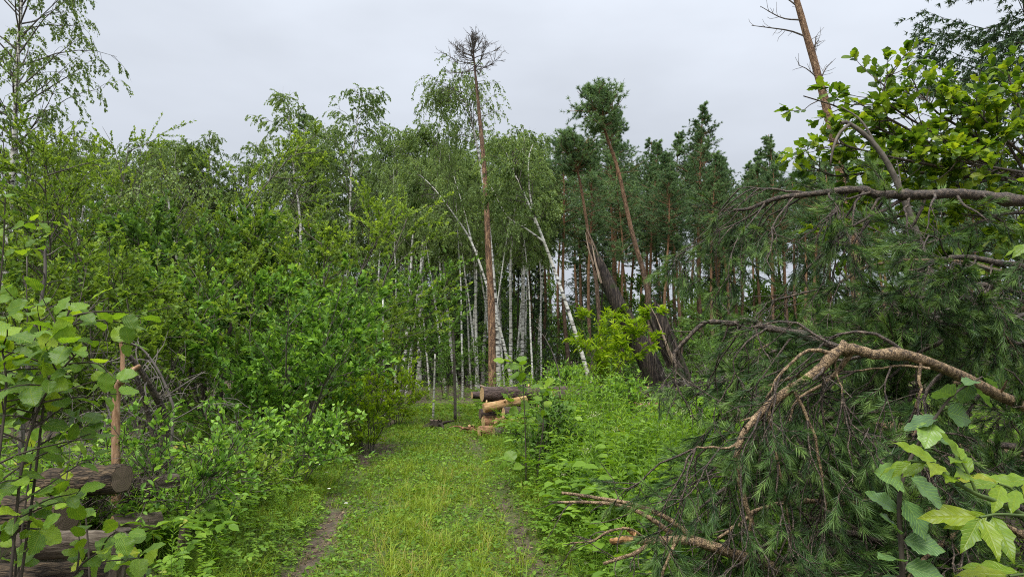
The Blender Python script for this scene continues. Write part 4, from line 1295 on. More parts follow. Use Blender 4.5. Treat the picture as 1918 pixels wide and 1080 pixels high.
# ================================================================== LARGE LEAVES
def big_leaf(kind, seed=0):
    """leaf blade mesh with midrib, curl and its own outline; unit length along +Y, uv for the veins"""
    rng = np.random.default_rng(seed)
    st = {'oak': 15, 'hazel': 15, 'maple': 13, 'elm': 15, 'linden': 13}[kind]
    t = np.linspace(0, 1, st)
    if kind == 'oak':
        w = .27 * np.sin(np.pi * np.clip(t, 0, 1) ** 1.25) ** .7 * (1 + .30 * np.sin(2 * np.pi * 4.0 * t - .6)) + .015
    elif kind == 'hazel':
        w = .43 * np.sin(np.pi * t ** .82) ** .62
        w = w * (1 + .07 * np.where(np.arange(st) % 2, 1, -1))
    elif kind == 'linden':
        w = .46 * np.sin(np.pi * t ** .72) ** .6
        w = w * (1 + .03 * np.where(np.arange(st) % 2, 1, -1))
    elif kind == 'elm':
        w = .36 * np.sin(np.pi * t ** .85) ** .75
        w = w * (1 + .07 * np.where(np.arange(st) % 2, 1, -1))
    else:
        w = .20 * np.sin(np.pi * np.clip(t, 0, 1) ** .70) ** .9
        w = w * (1 + .25 * (np.abs(t - .5) < .05)) * (1 - .2 * (np.abs(t - .58) < .05))
    w[0] = .012; w[-1] = .003
    asym = rng.normal(1, .05, (2, st))
    cols = np.array([-1, -.5, 0, .5, 1])
    curl = rng.uniform(.15, .45); fold = rng.uniform(.08, .28); wav = rng.uniform(0, 6.28)
    V, UV = [], []
    for i in range(st):
        for c in cols:
            ww = w[i] * (asym[0, i] if c < 0 else asym[1, i])
            x = c * ww
            y = t[i] - (.05 if abs(c) == 1 and kind in ('hazel', 'elm', 'linden') else 0) * np.sin(np.pi * t[i])
            if kind in ('hazel', 'linden') and i < 3:
                y -= abs(c) * .06
            z = fold * abs(x) - curl * (t[i] - .25) ** 2 * np.sign(t[i] - .25) * .8 + .028 * abs(c) * np.sin(t[i] * 16 + wav + c) + .015 * np.sin((t[i] - abs(c) * .2) * 40) * (abs(c) == .5)
            V.append((x, y, z)); UV.append((x / .45, t[i]))
    q = [(i * 5 + j, i * 5 + j + 1, (i + 1) * 5 + j + 1, (i + 1) * 5 + j) for i in range(st - 1) for j in range(4)]
    return np.array(V), np.array(q), np.array(UV)


def leaf_mesh(kind, seed, mat, rnd, petiole=.25):
    V, q, UV = big_leaf(kind, seed)
    g = Geo(); g.add(V, q, rnd)
    n0 = len(V)
    if petiole:
        tubes(g, np.array([[0, -petiole, -.03], [0, -petiole * .4, .0], [0, .05, .005]]), .014, .009, 4, 1)
    me = g.mesh(kind + '_leaf', [mat, M['green_stem']], True)
    uvl = me.uv_layers.new(name='UVMap')
    UVa = np.vstack([UV, np.zeros((g.n - n0, 2))])
    li = np.zeros(len(me.loops), np.int32); me.loops.foreach_get('vertex_index', li)
    uvl.data.foreach_set('uv', UVa[li].astype(np.float32).ravel())
    return me


def put_leaves(root, meshes, pos, R, size, petiole=.25, name='leaf'):
    import mathutils
    for k in range(len(pos)):
        m = mathutils.Matrix(R[k].tolist()).to_4x4()
        s = float(size[k])
        p = pos[k] + R[k][:, 1] * petiole * s
        o = obj(name, meshes[k % len(meshes)], root, p, m.to_euler(), s)


HAZ = [leaf_mesh('hazel', s, M['hazel_leaf'], r) for s, r in ((1, .35), (2, .5), (3, .62), (4, .45), (5, .3), (6, .7))]
OAKL = [leaf_mesh('oak', s, M['oak_leaf'], r, .08) for s, r in ((1, .35), (2, .5), (3, .62), (4, .45), (5, .3))]
MAPL = [leaf_mesh('maple', s, M['maple_leaf'], r, .1) for s, r in ((1, .45), (2, .6), (3, .7))]
ELML = [leaf_mesh('elm', s, M['elm_leaf'], r, .08) for s, r in ((1, .35), (2, .5), (3, .3))]
LIND = [leaf_mesh('linden', s, M['hazel_leaf'], r) for s, r in ((1, .35), (2, .45), (3, .55))]


def leafy_stem(root, base, pp, r0, r1, mat, nm='stem', ground=True):
    q = pl(pp, 18)
    if ground:
        b = q[0].copy(); b[2] = float(gh(b[0], b[1])) - .05
        if q[0][2] > b[2] + .05:
            q = np.vstack([b, b * .5 + q[0] * .5, q])
    g = Geo(); tubes(g, q - base, r0, r1, 7, bump=.03, rng=RNG)
    obj(nm, g.mesh(nm, [mat], True), root)
    return q - base


def leaves_on(rng, q, n, t0, t1, droop=.1, out=1.0, toward=None, spreadz=.35, ang=.9):
    """frames for n leaves spread along a stem"""
    t = np.linspace(t0, t1, n) + rng.uniform(-.02, .02, n)
    p, T = along(np.repeat(q[None], n, 0), t)
    az = np.arange(n) * 2.4 + rng.uniform(0, .7, n)
    D = side(rng, T, ang, az)
    D = nrm(D * out + np.array([0, 0, -droop]))
    U = np.array([0, 0, 1.0]) + rng.normal(0, spreadz, D.shape)
    if toward is not None:
        U = U + np.array(toward)
    return p, frames(D, U)


# ---------------- hazel on the left
def hazel(label, stems, n, size, seed, toward=(.15, -.45, 0), jit=.12, meshes=None, name='hazel_bush', bark='twig', cat='shrub', r=.005):
    rng = np.random.default_rng(seed)
    b = at(*stems[0][0]); b[2] = float(gh(b[0], b[1]))
    root = thing(name, label, cat, b)
    base = np.array(b)
    for pp in stems:
        q = leafy_stem(root, base, pp, r, .003, M[bark])
        nb = max(3, int(n / len(stems) / 6))
        idx, t, p, T = sub(rng, q[None], nb, .22, .97, True)
        D = side(rng, T, rng.uniform(.6, 1.1, nb)); D[:, 2] = np.abs(D[:, 2]) * .5
        tw = grow(rng, p, D, rng.uniform(.16, .42, nb) * size / .1, 6, .1, .12)
        for k in range(nb):
            g = Geo(); tubes(g, tw[k], .0035, .0015, 4)
            obj('twig', g.mesh('hazel_twig', [M[bark]]), root)
            m = max(3, int(n / len(stems) / nb) - 1)
            pp_, R = leaves_on(rng, tw[k], m, .2, 1, .12, 1, toward)
            put_leaves(root, meshes or HAZ, pp_, R, size * rng.uniform(.6, 1.15, m))
        pp_, R = leaves_on(rng, q, 6, .6, 1, .1, 1, toward)
        put_leaves(root, meshes or HAZ, pp_, R, size * rng.uniform(.7, 1.1, 6))
    return root


hazel('large-leaved hazel bush with yellow-green leaves leaning over the old stack',
      [[(40, 1080, 2.3), (65, 900, 2.3), (85, 740, 2.35), (110, 640, 2.4), (130, 580, 2.4)],
       [(20, 1080, 2.2), (40, 880, 2.25), (70, 770, 2.3), (110, 700, 2.3), (145, 660, 2.3)],
       [(-20, 1000, 2.2), (0, 840, 2.2), (10, 750, 2.25), (10, 690, 2.3), (0, 640, 2.3)]], 260, .07, 301)
hazel('low hazel shoots with broad leaves along the bottom of the old stack',
      [[(100, 1230, 2.4), (120, 1120, 2.4), (150, 1060, 2.4), (190, 1030, 2.4)],
       [(0, 1230, 2.3), (20, 1120, 2.3), (30, 1050, 2.3), (20, 990, 2.3)],
       [(280, 1230, 2.6), (275, 1120, 2.6), (270, 1070, 2.6), (250, 1020, 2.6)],
       [(170, 1150, 3.2), (165, 1020, 3.2), (155, 950, 3.2), (120, 900, 3.2)]], 84, .066, 302)
hazel('young hazel with leaves in front of the leaning dead stems',
      [[(40, 1000, 3.4), (60, 850, 3.4), (70, 740, 3.4), (80, 650, 3.4), (60, 590, 3.4)],
       [(-30, 1000, 3.6), (-25, 800, 3.6), (-10, 640, 3.6), (5, 480, 3.6), (10, 370, 3.6)]], 120, .07, 303)

# ---------------- round-leaved sapling by the log pile
hazel('round-leaved linden sapling standing before the log pile',
      [[(985, 960, 8.2), (985, 850, 8.2), (982, 760, 8.2), (978, 700, 8.2), (976, 680, 8.2)],
       [(1000, 960, 8.2), (1010, 860, 8.2), (1018, 780, 8.2), (1015, 730, 8.2)]], 46, .14, 304, meshes=LIND, name='linden_sapling', cat='sapling', r=.009)


# ---------------- ash-leaved maple and elm shoots on the right
def compound(root, base, q, size, droop, meshes, rng, spread=1.0, up=(0, 0, 1.0), pairs=2):
    """leaf of several drooping leaflets at the end of stalk q"""
    p, T = q[-1], nrm(q[-1] - q[-2])
    sidev = nrm(np.cross(T, up))
    D = [T + np.array([0, 0, -droop])]
    P = [p]
    for k in range(pairs):
        f = p - T * size * .42 * (k + .15)
        for s in (-1, 1):
            D.append(T * .75 + sidev * s * spread + np.array([0, 0, -droop * rng.uniform(.6, 1.5)])); P.append(f)
    D = nrm(np.array(D)); P = np.array(P)
    U = np.array(up) + rng.normal(0, .2, D.shape) + np.array([0, -.35, 0])
    put_leaves(root, meshes, P, frames(D, U), size * rng.uniform(.8, 1.15, len(D)), .1, 'leaflet')


def ash_maple():
    rng = np.random.default_rng(401)
    b = np.array([1.28, 1.25, float(gh(1.28, 1.25))])
    root = thing('maple_sapling', 'bright yellow-green ash-leaved maple shoot with drooping leaflets before the dark pine boughs', 'sapling', b)
    g = Geo(); q = smooth([[0, 0, -.05], [0.02, 0, .5], [-.05, -.02, 1.0], [-.22, -.06, 1.33], [-.44, -.12, 1.42]], 16)
    q[-1] = at(1770, 893, 1.1) - b
    st = smooth([[0, 0, -.05], [.04, 0, .6], [.0, -.03, 1.1], at(1918, 965, 1.15) - b, at(1830, 925, 1.12) - b, at(1772, 893, 1.1) - b], 22)
    tubes(g, st, .008, .0022, 7)
    obj('stem', g.mesh('maple_stem', [M['green_stem']], True), root)
    STK = [([(1772, 893, 1.1), (1765, 878, 1.1), (1755, 868, 1.1)], .075, .25, 1.0, (0, -.2, 1)),
           ([(1772, 893, 1.1), (1740, 868, 1.12), (1705, 862, 1.14)], .055, .5, .7, (0, -.3, 1)),
           ([(1830, 925, 1.12), (1815, 890, 1.12), (1800, 862, 1.12)], .07, .1, 1.1, (0, -.3, 1)),
           ([(1918, 965, 1.12), (1870, 962, 1.08), (1835, 968, 1.05)], .085, .75, .9, (0, -.6, 1)),
           ([(1925, 950, 1.16), (1895, 915, 1.16), (1870, 905, 1.16)], .075, .35, .9, (0, -.4, 1)),
           ([(1990, 960, 1.2), (1945, 910, 1.2), (1925, 900, 1.2)], .07, .35, .9, (0, -.3, 1)),
           ([(1990, 1090, 1.15), (1930, 1075, 1.12), (1890, 1078, 1.1)], .08, .3, .9, (0, -.3, 1)),
           ([(2050, 480, 1.9), (1960, 455, 1.9), (1930, 455, 1.9)], .07, .6, .8, (0, -.4, 1))]
    for pp, sz, dr, spd, up in STK:
        s_ = pl(pp, 8) - b
        g = Geo(); tubes(g, s_, .0028, .0018, 5)
        obj('stalk', g.mesh('maple_stalk', [M['green_stem']], True), root)
        compound(root, b, s_, sz * .88, dr, MAPL, rng, spd, up, 2 if sz < .075 else 2)
    g = Geo(); tubes(g, np.vstack([st[8:9], pl([(2350, 800, 1.5), (2200, 560, 1.9), (2050, 480, 1.9)], 6) - b]), .004, .002, 5)
    obj('branch', g.mesh('maple_branch', [M['green_stem']]), root)


def elm_shoot():
    rng = np.random.default_rng(402)
    q0 = [(1688, 1180, 1.75), (1690, 1060, 1.75), (1684, 960, 1.75), (1690, 900, 1.75), (1715, 840, 1.75), (1760, 770, 1.75), (1790, 735, 1.75), (1840, 705, 1.75)]
    b = at(*q0[0]); b[2] = float(gh(b[0], b[1]))
    root = thing('elm_sapling', 'slender sapling with toothed grey-green leaves and pale tip before the bent pine bough', 'sapling', b)
    q = leafy_stem(root, b, q0, .008, .002, M['twig'])
    LV = [(1840, 705, 1856, 716, .05), (1825, 712, 1800, 720, .055), (1820, 712, 1805, 745, .06), (1818, 722, 1850, 752, .07), (1790, 742, 1732, 726, .085), (1770, 770, 1838, 788, .085), (1760, 780, 1700, 800, .085), (1748, 790, 1735, 830, .08),
          (1735, 815, 1790, 835, .08), (1700, 890, 1770, 950, .11), (1694, 905, 1640, 880, .10), (1690, 930, 1725, 985, .10), (1686, 960, 1640, 930, .085), (1686, 1000, 1635, 940, .08), (1688, 1010, 1738, 1020, .09), (1690, 1050, 1640, 1040, .09), (1690, 1060, 1745, 1075, .09), (1688, 1080, 1650, 1110, .09)]
    P, D, S = [], [], []
    for u0, v0, u1, v1, s in LV:
        a, c = at(u0, v0, 1.75), at(u1, v1, 1.75 - rng.uniform(-.03, .06))
        P.append(a - b); D.append(c - a); S.append(s)
    D = nrm(np.array(D))
    U = np.array([0, -.7, 1.0]) + rng.normal(0, .35, D.shape)
    put_leaves(root, ELML, np.array(P), frames(D, U), np.array(S), .08)


ash_maple(); elm_shoot()


# ---------------- oak at the right
def oak():
    rng = np.random.default_rng(403)
    b = place(2060, 8.2)
    root = thing('oak_tree', 'oak with large lobed leaves reaching in over the fallen pine', 'oak', b)
    LB = [[(2055, 470, 8.1), (1960, 400, 7.9), (1880, 330, 7.6), (1750, 250, 7.2), (1660, 190, 7), (1662, 140, 7)],
          [(2055, 470, 8.1), (1930, 340, 7.8), (1800, 290, 7.3), (1690, 262, 7.1), (1580, 205, 7), (1505, 180, 6.9)],
          [(2055, 520, 8.1), (1900, 420, 7.6), (1760, 400, 7.3), (1660, 410, 7.2), (1590, 430, 7.1)],
          [(1930, 340, 7.8), (1800, 330, 7.5), (1660, 320, 7.3), (1570, 330, 7.2), (1515, 310, 7.1)],
          [(1960, 400, 7.9), (1900, 290, 7.8), (1850, 220, 7.7), (1790, 200, 7.6)],
          [(1960, 400, 7.9), (1930, 260, 7.9), (1900, 180, 7.8), (1890, 140, 7.8)],
          [(2055, 520, 8.1), (1930, 470, 7.8), (1850, 470, 7.6), (1770, 470, 7.5)],
          [(2055, 560, 8.1), (1900, 540, 7.6), (1780, 520, 7.4), (1700, 500, 7.3)],
          [(1880, 330, 7.6), (1790, 350, 7.4), (1700, 360, 7.3), (1640, 350, 7.2)],
          [(1880, 330, 7.6), (1780, 290, 7.2), (1680, 230, 7.0), (1600, 190, 6.9)], [(1930, 340, 7.8), (1820, 300, 7.9), (1720, 290, 7.9), (1620, 270, 7.9)],
          [(1960, 400, 7.9), (1880, 400, 7.4), (1800, 430, 7.2), (1740, 440, 7.1)], [(1930, 300, 7.9), (1870, 250, 7.4), (1820, 200, 7.3)],
          [(1960, 330, 7.9), (1900, 320, 7.2), (1840, 310, 7.0), (1790, 300, 6.9)], [(1850, 330, 7.6), (1750, 310, 7.0), (1650, 290, 6.8), (1540, 260, 6.8)],
          [(1880, 330, 7.6), (1830, 260, 7.5), (1760, 215, 7.4), (1730, 180, 7.4)]]
    g = Geo()
    trunk = smooth([[0, 0, -.1], [.02, 0, 1.2], at(2055, 520, 8.1) - b, at(2055, 470, 8.1) - b, at(2040, 300, 8.1) - b, at(2000, 120, 8.1) - b], 16)
    tubes(g, trunk, .11, .03, 9, bump=.05, rng=rng)
    obj('trunk', g.mesh('oak_trunk', [M['alder_bark']], True), root)
    tws = []
    for pp in LB:
        q = pl(pp, 14) - b
        g = Geo(); tubes(g, q, .022, .006, 6)
        obj('limb', g.mesh('oak_limb', [M['dark_bough']], True), root)
        idx, t, p, T = sub(rng, q[None], 26, .2, 1)
        d = side(rng, T, rng.uniform(.5, 1.1, len(t)))
        tw = grow(rng, p, d, rng.uniform(.18, .6, len(t)), 5, .15, -.03)
        tws.append(tw)
    tw = np.concatenate(tws)
    g = Geo(); tubes(g, tw, .006, .0025, 4)
    stuff(obj('twigs', g.mesh('oak_twigs', [M['dark_bough']]), root))
    idx, t, p, T = sub(rng, tw, 9, .35, 1.0)
    t = np.clip(t + .15, 0, 1)
    p, T = along(tw[idx], t)
    D = nrm(side(rng, T, rng.uniform(.4, 1.1, len(p))) + [0, 0, .05])
    U = np.array([0, -.25, 1.0]) + rng.normal(0, .45, D.shape)
    R = frames(D, U)
    size = rng.uniform(.085, .15, len(p))
    # the leaves nearest the track show largest: those are leaves of their own
    order = np.argsort(-size / (p[:, 1] + b[1]) + (p[:, 0] + b[0] > 5.9) * 10)
    put_leaves(root, OAKL, p[order[:300]], R[order[:300]], size[order[:300]], .08)
    V, q, UV = big_leaf('oak', 3)
    rows = (0, 2, 4, 5, 7, 9, 11, 13, 14)
    keep = [i * 5 + j for i in rows for j in (0, 2, 4)]
    v3 = V[keep]; f3 = np.array([(i * 3 + j, i * 3 + j + 1, (i + 1) * 3 + j + 1, (i + 1) * 3 + j) for i in range(8) for j in range(2)])
    g = Geo(); rest = order[300:]
    g.inst((v3, f3), p[rest], R[rest], size[rest], rng.uniform(0, 1, len(rest)))
    stuff(obj('foliage', g.mesh('oak_foliage', [M['oak_leaf_far']]), root))
    # broken bent sapling in front
    q = pl([(1775, 640, 6.2), (1745, 520, 6.2), (1732, 480, 6.2), (1700, 390, 6.2), (1665, 310, 6.2), (1630, 262, 6.2), (1592, 232, 6.2), (1575, 230, 6.2)], 22)
    bb = q[0].copy(); bb[2] = float(gh(bb[0], bb[1])); q = np.vstack([bb, q])
    r2 = thing('bent_sapling', 'bare grey-brown sapling bent over before the oak leaves, top hooked down', 'dead tree', bb)
    g = Geo(); tubes(g, q - bb, .040, .016, 9, bump=.04, rng=rng)
    obj('trunk', g.mesh('bent_trunk', [M['alder_bark']], True), r2)
    for pp, r in (([(1592, 232, 6.2), (1572, 250, 6.15), (1560, 280, 6.1), (1555, 310, 6.1)], .016), ([(1735, 492, 6.2), (1718, 468, 6.15), (1690, 466, 6.1), (1668, 467, 6.1)], .020), ([(1640, 270, 6.2), (1612, 225, 6.25), (1575, 200, 6.3)], .012), ([(1690, 370, 6.2), (1685, 330, 6.3), (1680, 300, 6.3)], .008)):
        g = Geo(); tubes(g, pl(pp, 8) - bb, r, r * .55, 7, cap=True)
        obj('branch', g.mesh('bent_branch', [M['alder_bark']], True), r2)


oak()


# ================================================================== FALLEN PINE (RIGHT FOREGROUND)
def shoot_geo(seed, n=72, L=.13, nl=.058):
    """one pine shoot along +Y with its needles"""
    rng = np.random.default_rng(seed)
    g = Geo()
    t = rng.uniform(.0, 1, n) ** .75
    P = np.stack([np.zeros(n), t * L, np.zeros(n)], -1)
    ang = rng.uniform(.35, .95, n) * (1 - .45 * t)
    az = rng.uniform(0, 6.28, n)
    D = np.stack([np.cos(az) * np.sin(ang), np.cos(ang), np.sin(az) * np.sin(ang)], -1)
    R = frames(D, rng.normal(0, 1, (n, 3)))
    tm = (NEEDLE[0] * np.array([.06, 1, 1]), NEEDLE[1])
    g.inst(tm, P, R, nl * rng.uniform(.75, 1.2, n), np.clip(.25 + .5 * t + rng.normal(0, .12, n), 0, 1), 0)
    tubes(g, np.array([[0, 0, 0], [0, L * .5, 0], [0, L * .98, 0]]), .0035, .002, 3, 1)
    return g


SHOOT = [shoot_geo(s) for s in range(3)]


def shoots(g, rng, pos, D, scale):
    for k in range(3):
        s = slice(k, None, 3)
        g.merge_inst(SHOOT[k], pos[s], frames(D[s], rng.normal(0, 1, D[s].shape)), scale[s], rng.normal(0, .24, len(pos[s])))


fallen_base = np.array([5.2, 3.2, float(gh(5.2, 3.2))])


def bough(root, q, r0, r1, seed, barkm, nside=9, slen=(.35, .9), grav=.28, nsub=5, nsh=4, t0=.25, down=.35, sh=1.0, bare=0.0, sides=9, extra=()):
    """one pine bough: bark mesh with side branches, needles as its sub-part"""
    rng = np.random.default_rng(seed)
    g = Geo(); n = Geo()
    nq = len(q); tq = np.linspace(0, 1, nq)
    kn = np.sort(rng.uniform(0, 1, 13)); off = rng.normal(0, .016, (13, 3))
    q = q + np.stack([np.interp(tq, kn, off[:, c]) for c in range(3)], -1)
    rq = r0 + (r1 - r0) * tq
    for kk in rng.uniform(.05, .95, 14):
        rq = rq * (1 + rng.uniform(.15, .45) * np.exp(-((tq - kk) / .008) ** 2))
    tubes(g, q, 0, 0, sides, bump=.07, rng=rng, rad=rq)
    for kk in rng.uniform(.1, .9, 7):           # snapped side stubs
        pk, Tk = along(q[None], np.array([kk]))
        tubes(g, grow(rng, pk, side(rng, Tk, 1.1), rng.uniform(.03, .14), 3, .1, 0), (r0 + (r1 - r0) * kk) * .4, .004, 5)
    idx, t, p, T = sub(rng, q[None], nside, t0, .98, True)
    d = nrm(side(rng, T, rng.uniform(.6, 1.2, nside)) + np.array([0, 0, -down]))
    b1 = grow(rng, p, d, rng.uniform(*slen, nside), 8, .22, grav * .8)
    rr = (r0 + (r1 - r0) * t) * .42
    tubes(g, b1, np.clip(rr, .005, .014), .003, 5, 1)
    lst = [b1]
    for e, er in extra:
        e = e + np.cumsum(rng.normal(0, .006, e.shape), 0) * (np.arange(len(e)) > 0)[:, None]
        tubes(g, e, er * .85, er * .3, 7, bump=.08, rng=rng)
        idx, t, p, T = sub(rng, e[None], 5, .3, 1)
        ee = grow(rng, p, nrm(side(rng, T, .8) + np.array([0, 0, -down])), rng.uniform(*slen, 5) * .7, 8, .22, grav * .7)
        tubes(g, ee, .006, .0025, 4, 1); lst.append(ee)
    b1 = np.concatenate(lst)
    idx, t, p, T = sub(rng, b1, nsub, .3, 1.0)
    b2 = grow(rng, p, nrm(side(rng, T, rng.uniform(.4, .9, len(t)))), rng.uniform(.12, .34, len(t)), 4, .15, grav * .6)
    tubes(g, b2, .0035, .002, 3, 1)
    keep = rng.random(len(b2)) >= bare
    b2 = b2[keep]
    idx, t, p, T = sub(rng, b2, nsh, .25, 1.0)
    D = nrm(T + rng.normal(0, .3, T.shape) + [0, 0, .12])
    shoots(n, rng, p, D, sh * rng.uniform(.75, 1.25, len(p)))
    o = obj('bough', g.mesh('pine_bough', [barkm, M['dark_bough']], True), root)
    if n.n:
        stuff(obj('needles', n.mesh('pine_needles', [M['near_needle'], M['dark_bough']]), o))
    return o


def fallen_pine():
    b = fallen_base
    root = thing('fallen_pine', 'fallen pine crown with arching orange boughs and long green needles heaped beside the track', 'fallen tree', b)
    g = Geo()
    tr = smooth([[0, 0, .16], [.1, 2.0, .35], [-.2, 4.0, .55], [-.9, 6.4, .75], [-1.6, 8.5, .9]], 16)
    tubes(g, tr, .16, .05, 12, bump=.05, rng=np.random.default_rng(1), cap=True)
    obj('trunk', g.mesh('fallen_trunk', [M['lean_pine_bark']], True), root)
    def J(*pp):
        q = np.array([at(*p) for p in pp]) - b
        if pp[0][0] >= 1850:                      # springs from the trunk
            k = int(np.argmin(np.abs(tr[:, 1] - q[0, 1])))
            r = tr[k]
            q = np.vstack([r, r * .45 + q[0] * .55 + np.array([.12, 0, -.05]), q])
        return smooth(q, 64)
    K = lambda *pp: pl(pp, 10) - b
    # the great arching bough
    bough(root, J((2100, 930, 4.3), (1980, 800, 4.1), (1880, 740, 3.95), (1780, 690, 3.62), (1690, 662, 3.45), (1610, 648, 3.42), (1565, 660, 3.42), (1520, 695, 3.42), (1455, 745, 3.42), (1410, 795, 3.42), (1380, 840, 3.42), (1388, 920, 3.42), (1408, 990, 3.42)),
          .038, .011, 501, M['bough_bark'], 13, (.3, .75), .34, 4, 3, .32, .8, .85, .35, 11,
          extra=[(K((1440, 760, 3.42), (1455, 850, 3.45), (1475, 950, 3.45), (1490, 1030, 3.45)), .012), (K((1480, 718, 3.42), (1510, 790, 3.4), (1530, 880, 3.4), (1545, 960, 3.4)), .012),
                 (K((1560, 664, 3.42), (1500, 650, 3.45), (1450, 690, 3.45), (1425, 730, 3.45)), .014), (K((1400, 810, 3.42), (1370, 835, 3.4), (1320, 835, 3.4), (1290, 850, 3.4)), .010),
                 (K((1600, 655, 3.42), (1560, 700, 3.5), (1500, 740, 3.55), (1480, 790, 3.55)), .016), (K((1725, 680, 3.45), (1730, 730, 3.42), (1722, 770, 3.42), (1733, 785, 3.42)), .010),
                 (K((1740, 690, 3.5), (1680, 686, 3.45), (1600, 690, 3.45)), .010), (K((1565, 670, 3.42), (1568, 720, 3.42), (1575, 790, 3.42)), .007)])
    # thin dark arch behind it
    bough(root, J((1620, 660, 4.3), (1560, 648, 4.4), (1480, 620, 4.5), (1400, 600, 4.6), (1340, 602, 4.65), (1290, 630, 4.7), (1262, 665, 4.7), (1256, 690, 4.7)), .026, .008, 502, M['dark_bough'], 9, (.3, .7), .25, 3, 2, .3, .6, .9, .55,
          extra=[(K((1440, 612, 4.55), (1400, 640, 4.5), (1370, 680, 4.5), (1390, 740, 4.5)), .010)])
    # the high horizontal bough
    bough(root, J((2150, 440, 5.4), (1990, 392, 5.3), (1918, 378, 5.2), (1820, 365, 5.1), (1730, 366, 5.05), (1650, 360, 5.0), (1600, 352, 5.0), (1510, 362, 5.0), (1450, 372, 5.1), (1380, 400, 5.2)), .062, .012, 503, M['dark_bough'], 18, (.4, 1.0), .3, 4, 4, .5, .95, 1.0, .45, 10,
          extra=[(K((1700, 368, 5.05), (1660, 395, 5.0), (1600, 425, 5.0), (1560, 450, 5.0)), .018), (K((1570, 355, 5.0), (1562, 400, 5.0), (1560, 440, 5.0)), .012), (K((1510, 362, 5.0), (1440, 350, 5.1), (1385, 352, 5.2)), .013),
                 (K((1600, 425, 5.0), (1520, 500, 5.1), (1470, 555, 5.2), (1430, 580, 5.2)), .010), (K((1450, 372, 5.1), (1380, 410, 5.3), (1320, 440, 5.4), (1270, 480, 5.4)), .010)])
    # hanging middle masses
    spec = [((2000, 560, 5.6), (1850, 500, 5.4), (1740, 480, 5.2), (1640, 500, 5.1), (1540, 560, 5.0)),
            ((2000, 600, 5.2), (1880, 540, 5.0), (1780, 540, 4.9), (1700, 570, 4.8), (1640, 620, 4.8)),
            ((2050, 600, 5.8), (1850, 560, 5.9), (1700, 560, 6.0), (1560, 540, 6.1), (1440, 560, 6.2)),
            ((2000, 640, 6.4), (1800, 600, 6.4), (1640, 590, 6.4), (1520, 610, 6.4), (1420, 660, 6.4)),
            ((2060, 700, 4.9), (1900, 640, 4.7), (1800, 630, 4.6), (1720, 650, 4.6), (1660, 700, 4.6)),
            ((2060, 820, 5.0), (1880, 740, 4.9), (1760, 730, 4.8), (1650, 760, 4.7), (1580, 820, 4.7)),
            ((2060, 800, 5.5), (1800, 720, 5.3), (1600, 700, 5.2), (1460, 720, 5.1), (1360, 790, 5.0)),
            ((2000, 900, 5.2), (1750, 800, 5.0), (1560, 780, 4.8), (1420, 820, 4.6), (1320, 900, 4.5)),
            ((1950, 960, 4.9), (1700, 880, 4.6), (1540, 850, 4.4), (1400, 880, 4.2), (1300, 950, 4.1)),
            ((1950, 1000, 4.4), (1700, 950, 4.2), (1560, 930, 4.0), (1440, 950, 3.9), (1340, 1010, 3.8)),
            ((1900, 1080, 4.2), (1700, 1020, 3.9), (1560, 1000, 3.7), (1460, 1010, 3.6), (1380, 1060, 3.5)),
            ((2050, 900, 4.2), (1900, 840, 4.0), (1820, 840, 3.9), (1760, 880, 3.8), (1730, 940, 3.8)),
            ((2050, 1040, 3.9), (1900, 990, 3.7), (1800, 990, 3.6), (1740, 1030, 3.5), (1700, 1080, 3.5)),
            ((1950, 520, 4.7), (1870, 490, 4.5), (1800, 480, 4.4), (1740, 500, 4.4), (1700, 540, 4.4)),
            ((1960, 790, 5.9), (1700, 660, 5.9), (1560, 640, 5.9), (1440, 660, 5.9), (1340, 730, 5.9)),
            ((2000, 880, 6.2), (1760, 820, 6.0), (1620, 830, 5.8), (1500, 860, 5.6), (1400, 920, 5.4))]
    for k, pp in enumerate(spec):
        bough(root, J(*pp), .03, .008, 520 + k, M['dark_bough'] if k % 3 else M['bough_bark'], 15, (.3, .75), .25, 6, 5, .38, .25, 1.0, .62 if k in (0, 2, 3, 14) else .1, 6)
    # bare twisted branches
    for k, pp in enumerate((((2000, 560, 4.4), (1900, 590, 4.4), (1870, 592, 4.4), (1860, 600, 4.35)), ((2000, 600, 4.3), (1890, 596, 4.3), (1862, 590, 4.3), (1918, 640, 4.2)), ((1830, 560, 4.9), (1740, 590, 4.9), (1640, 585, 4.9), (1590, 570, 4.9)),
                            ((1800, 590, 4.8), (1700, 600, 4.8), (1620, 600, 4.8)), ((2040, 560, 4.6), (1900, 516, 4.6), (1840, 500, 4.6), (1790, 480, 4.6)))):
        q = J(*pp)
        g = Geo(); tubes(g, q, .02, .007, 7, bump=.06, rng=RNG)
        idx, t, p, T = sub(RNG, q[None], 5, .3, 1)
        tubes(g, grow(RNG, p, side(RNG, T, .8), RNG.uniform(.1, .35, 5), 5, .2, .1), .006, .003, 4)
        obj('dead_branch', g.mesh('bare_bough', [M['grey_twig'] if k else M['bough_bark']], True), root)


fallen_pine()


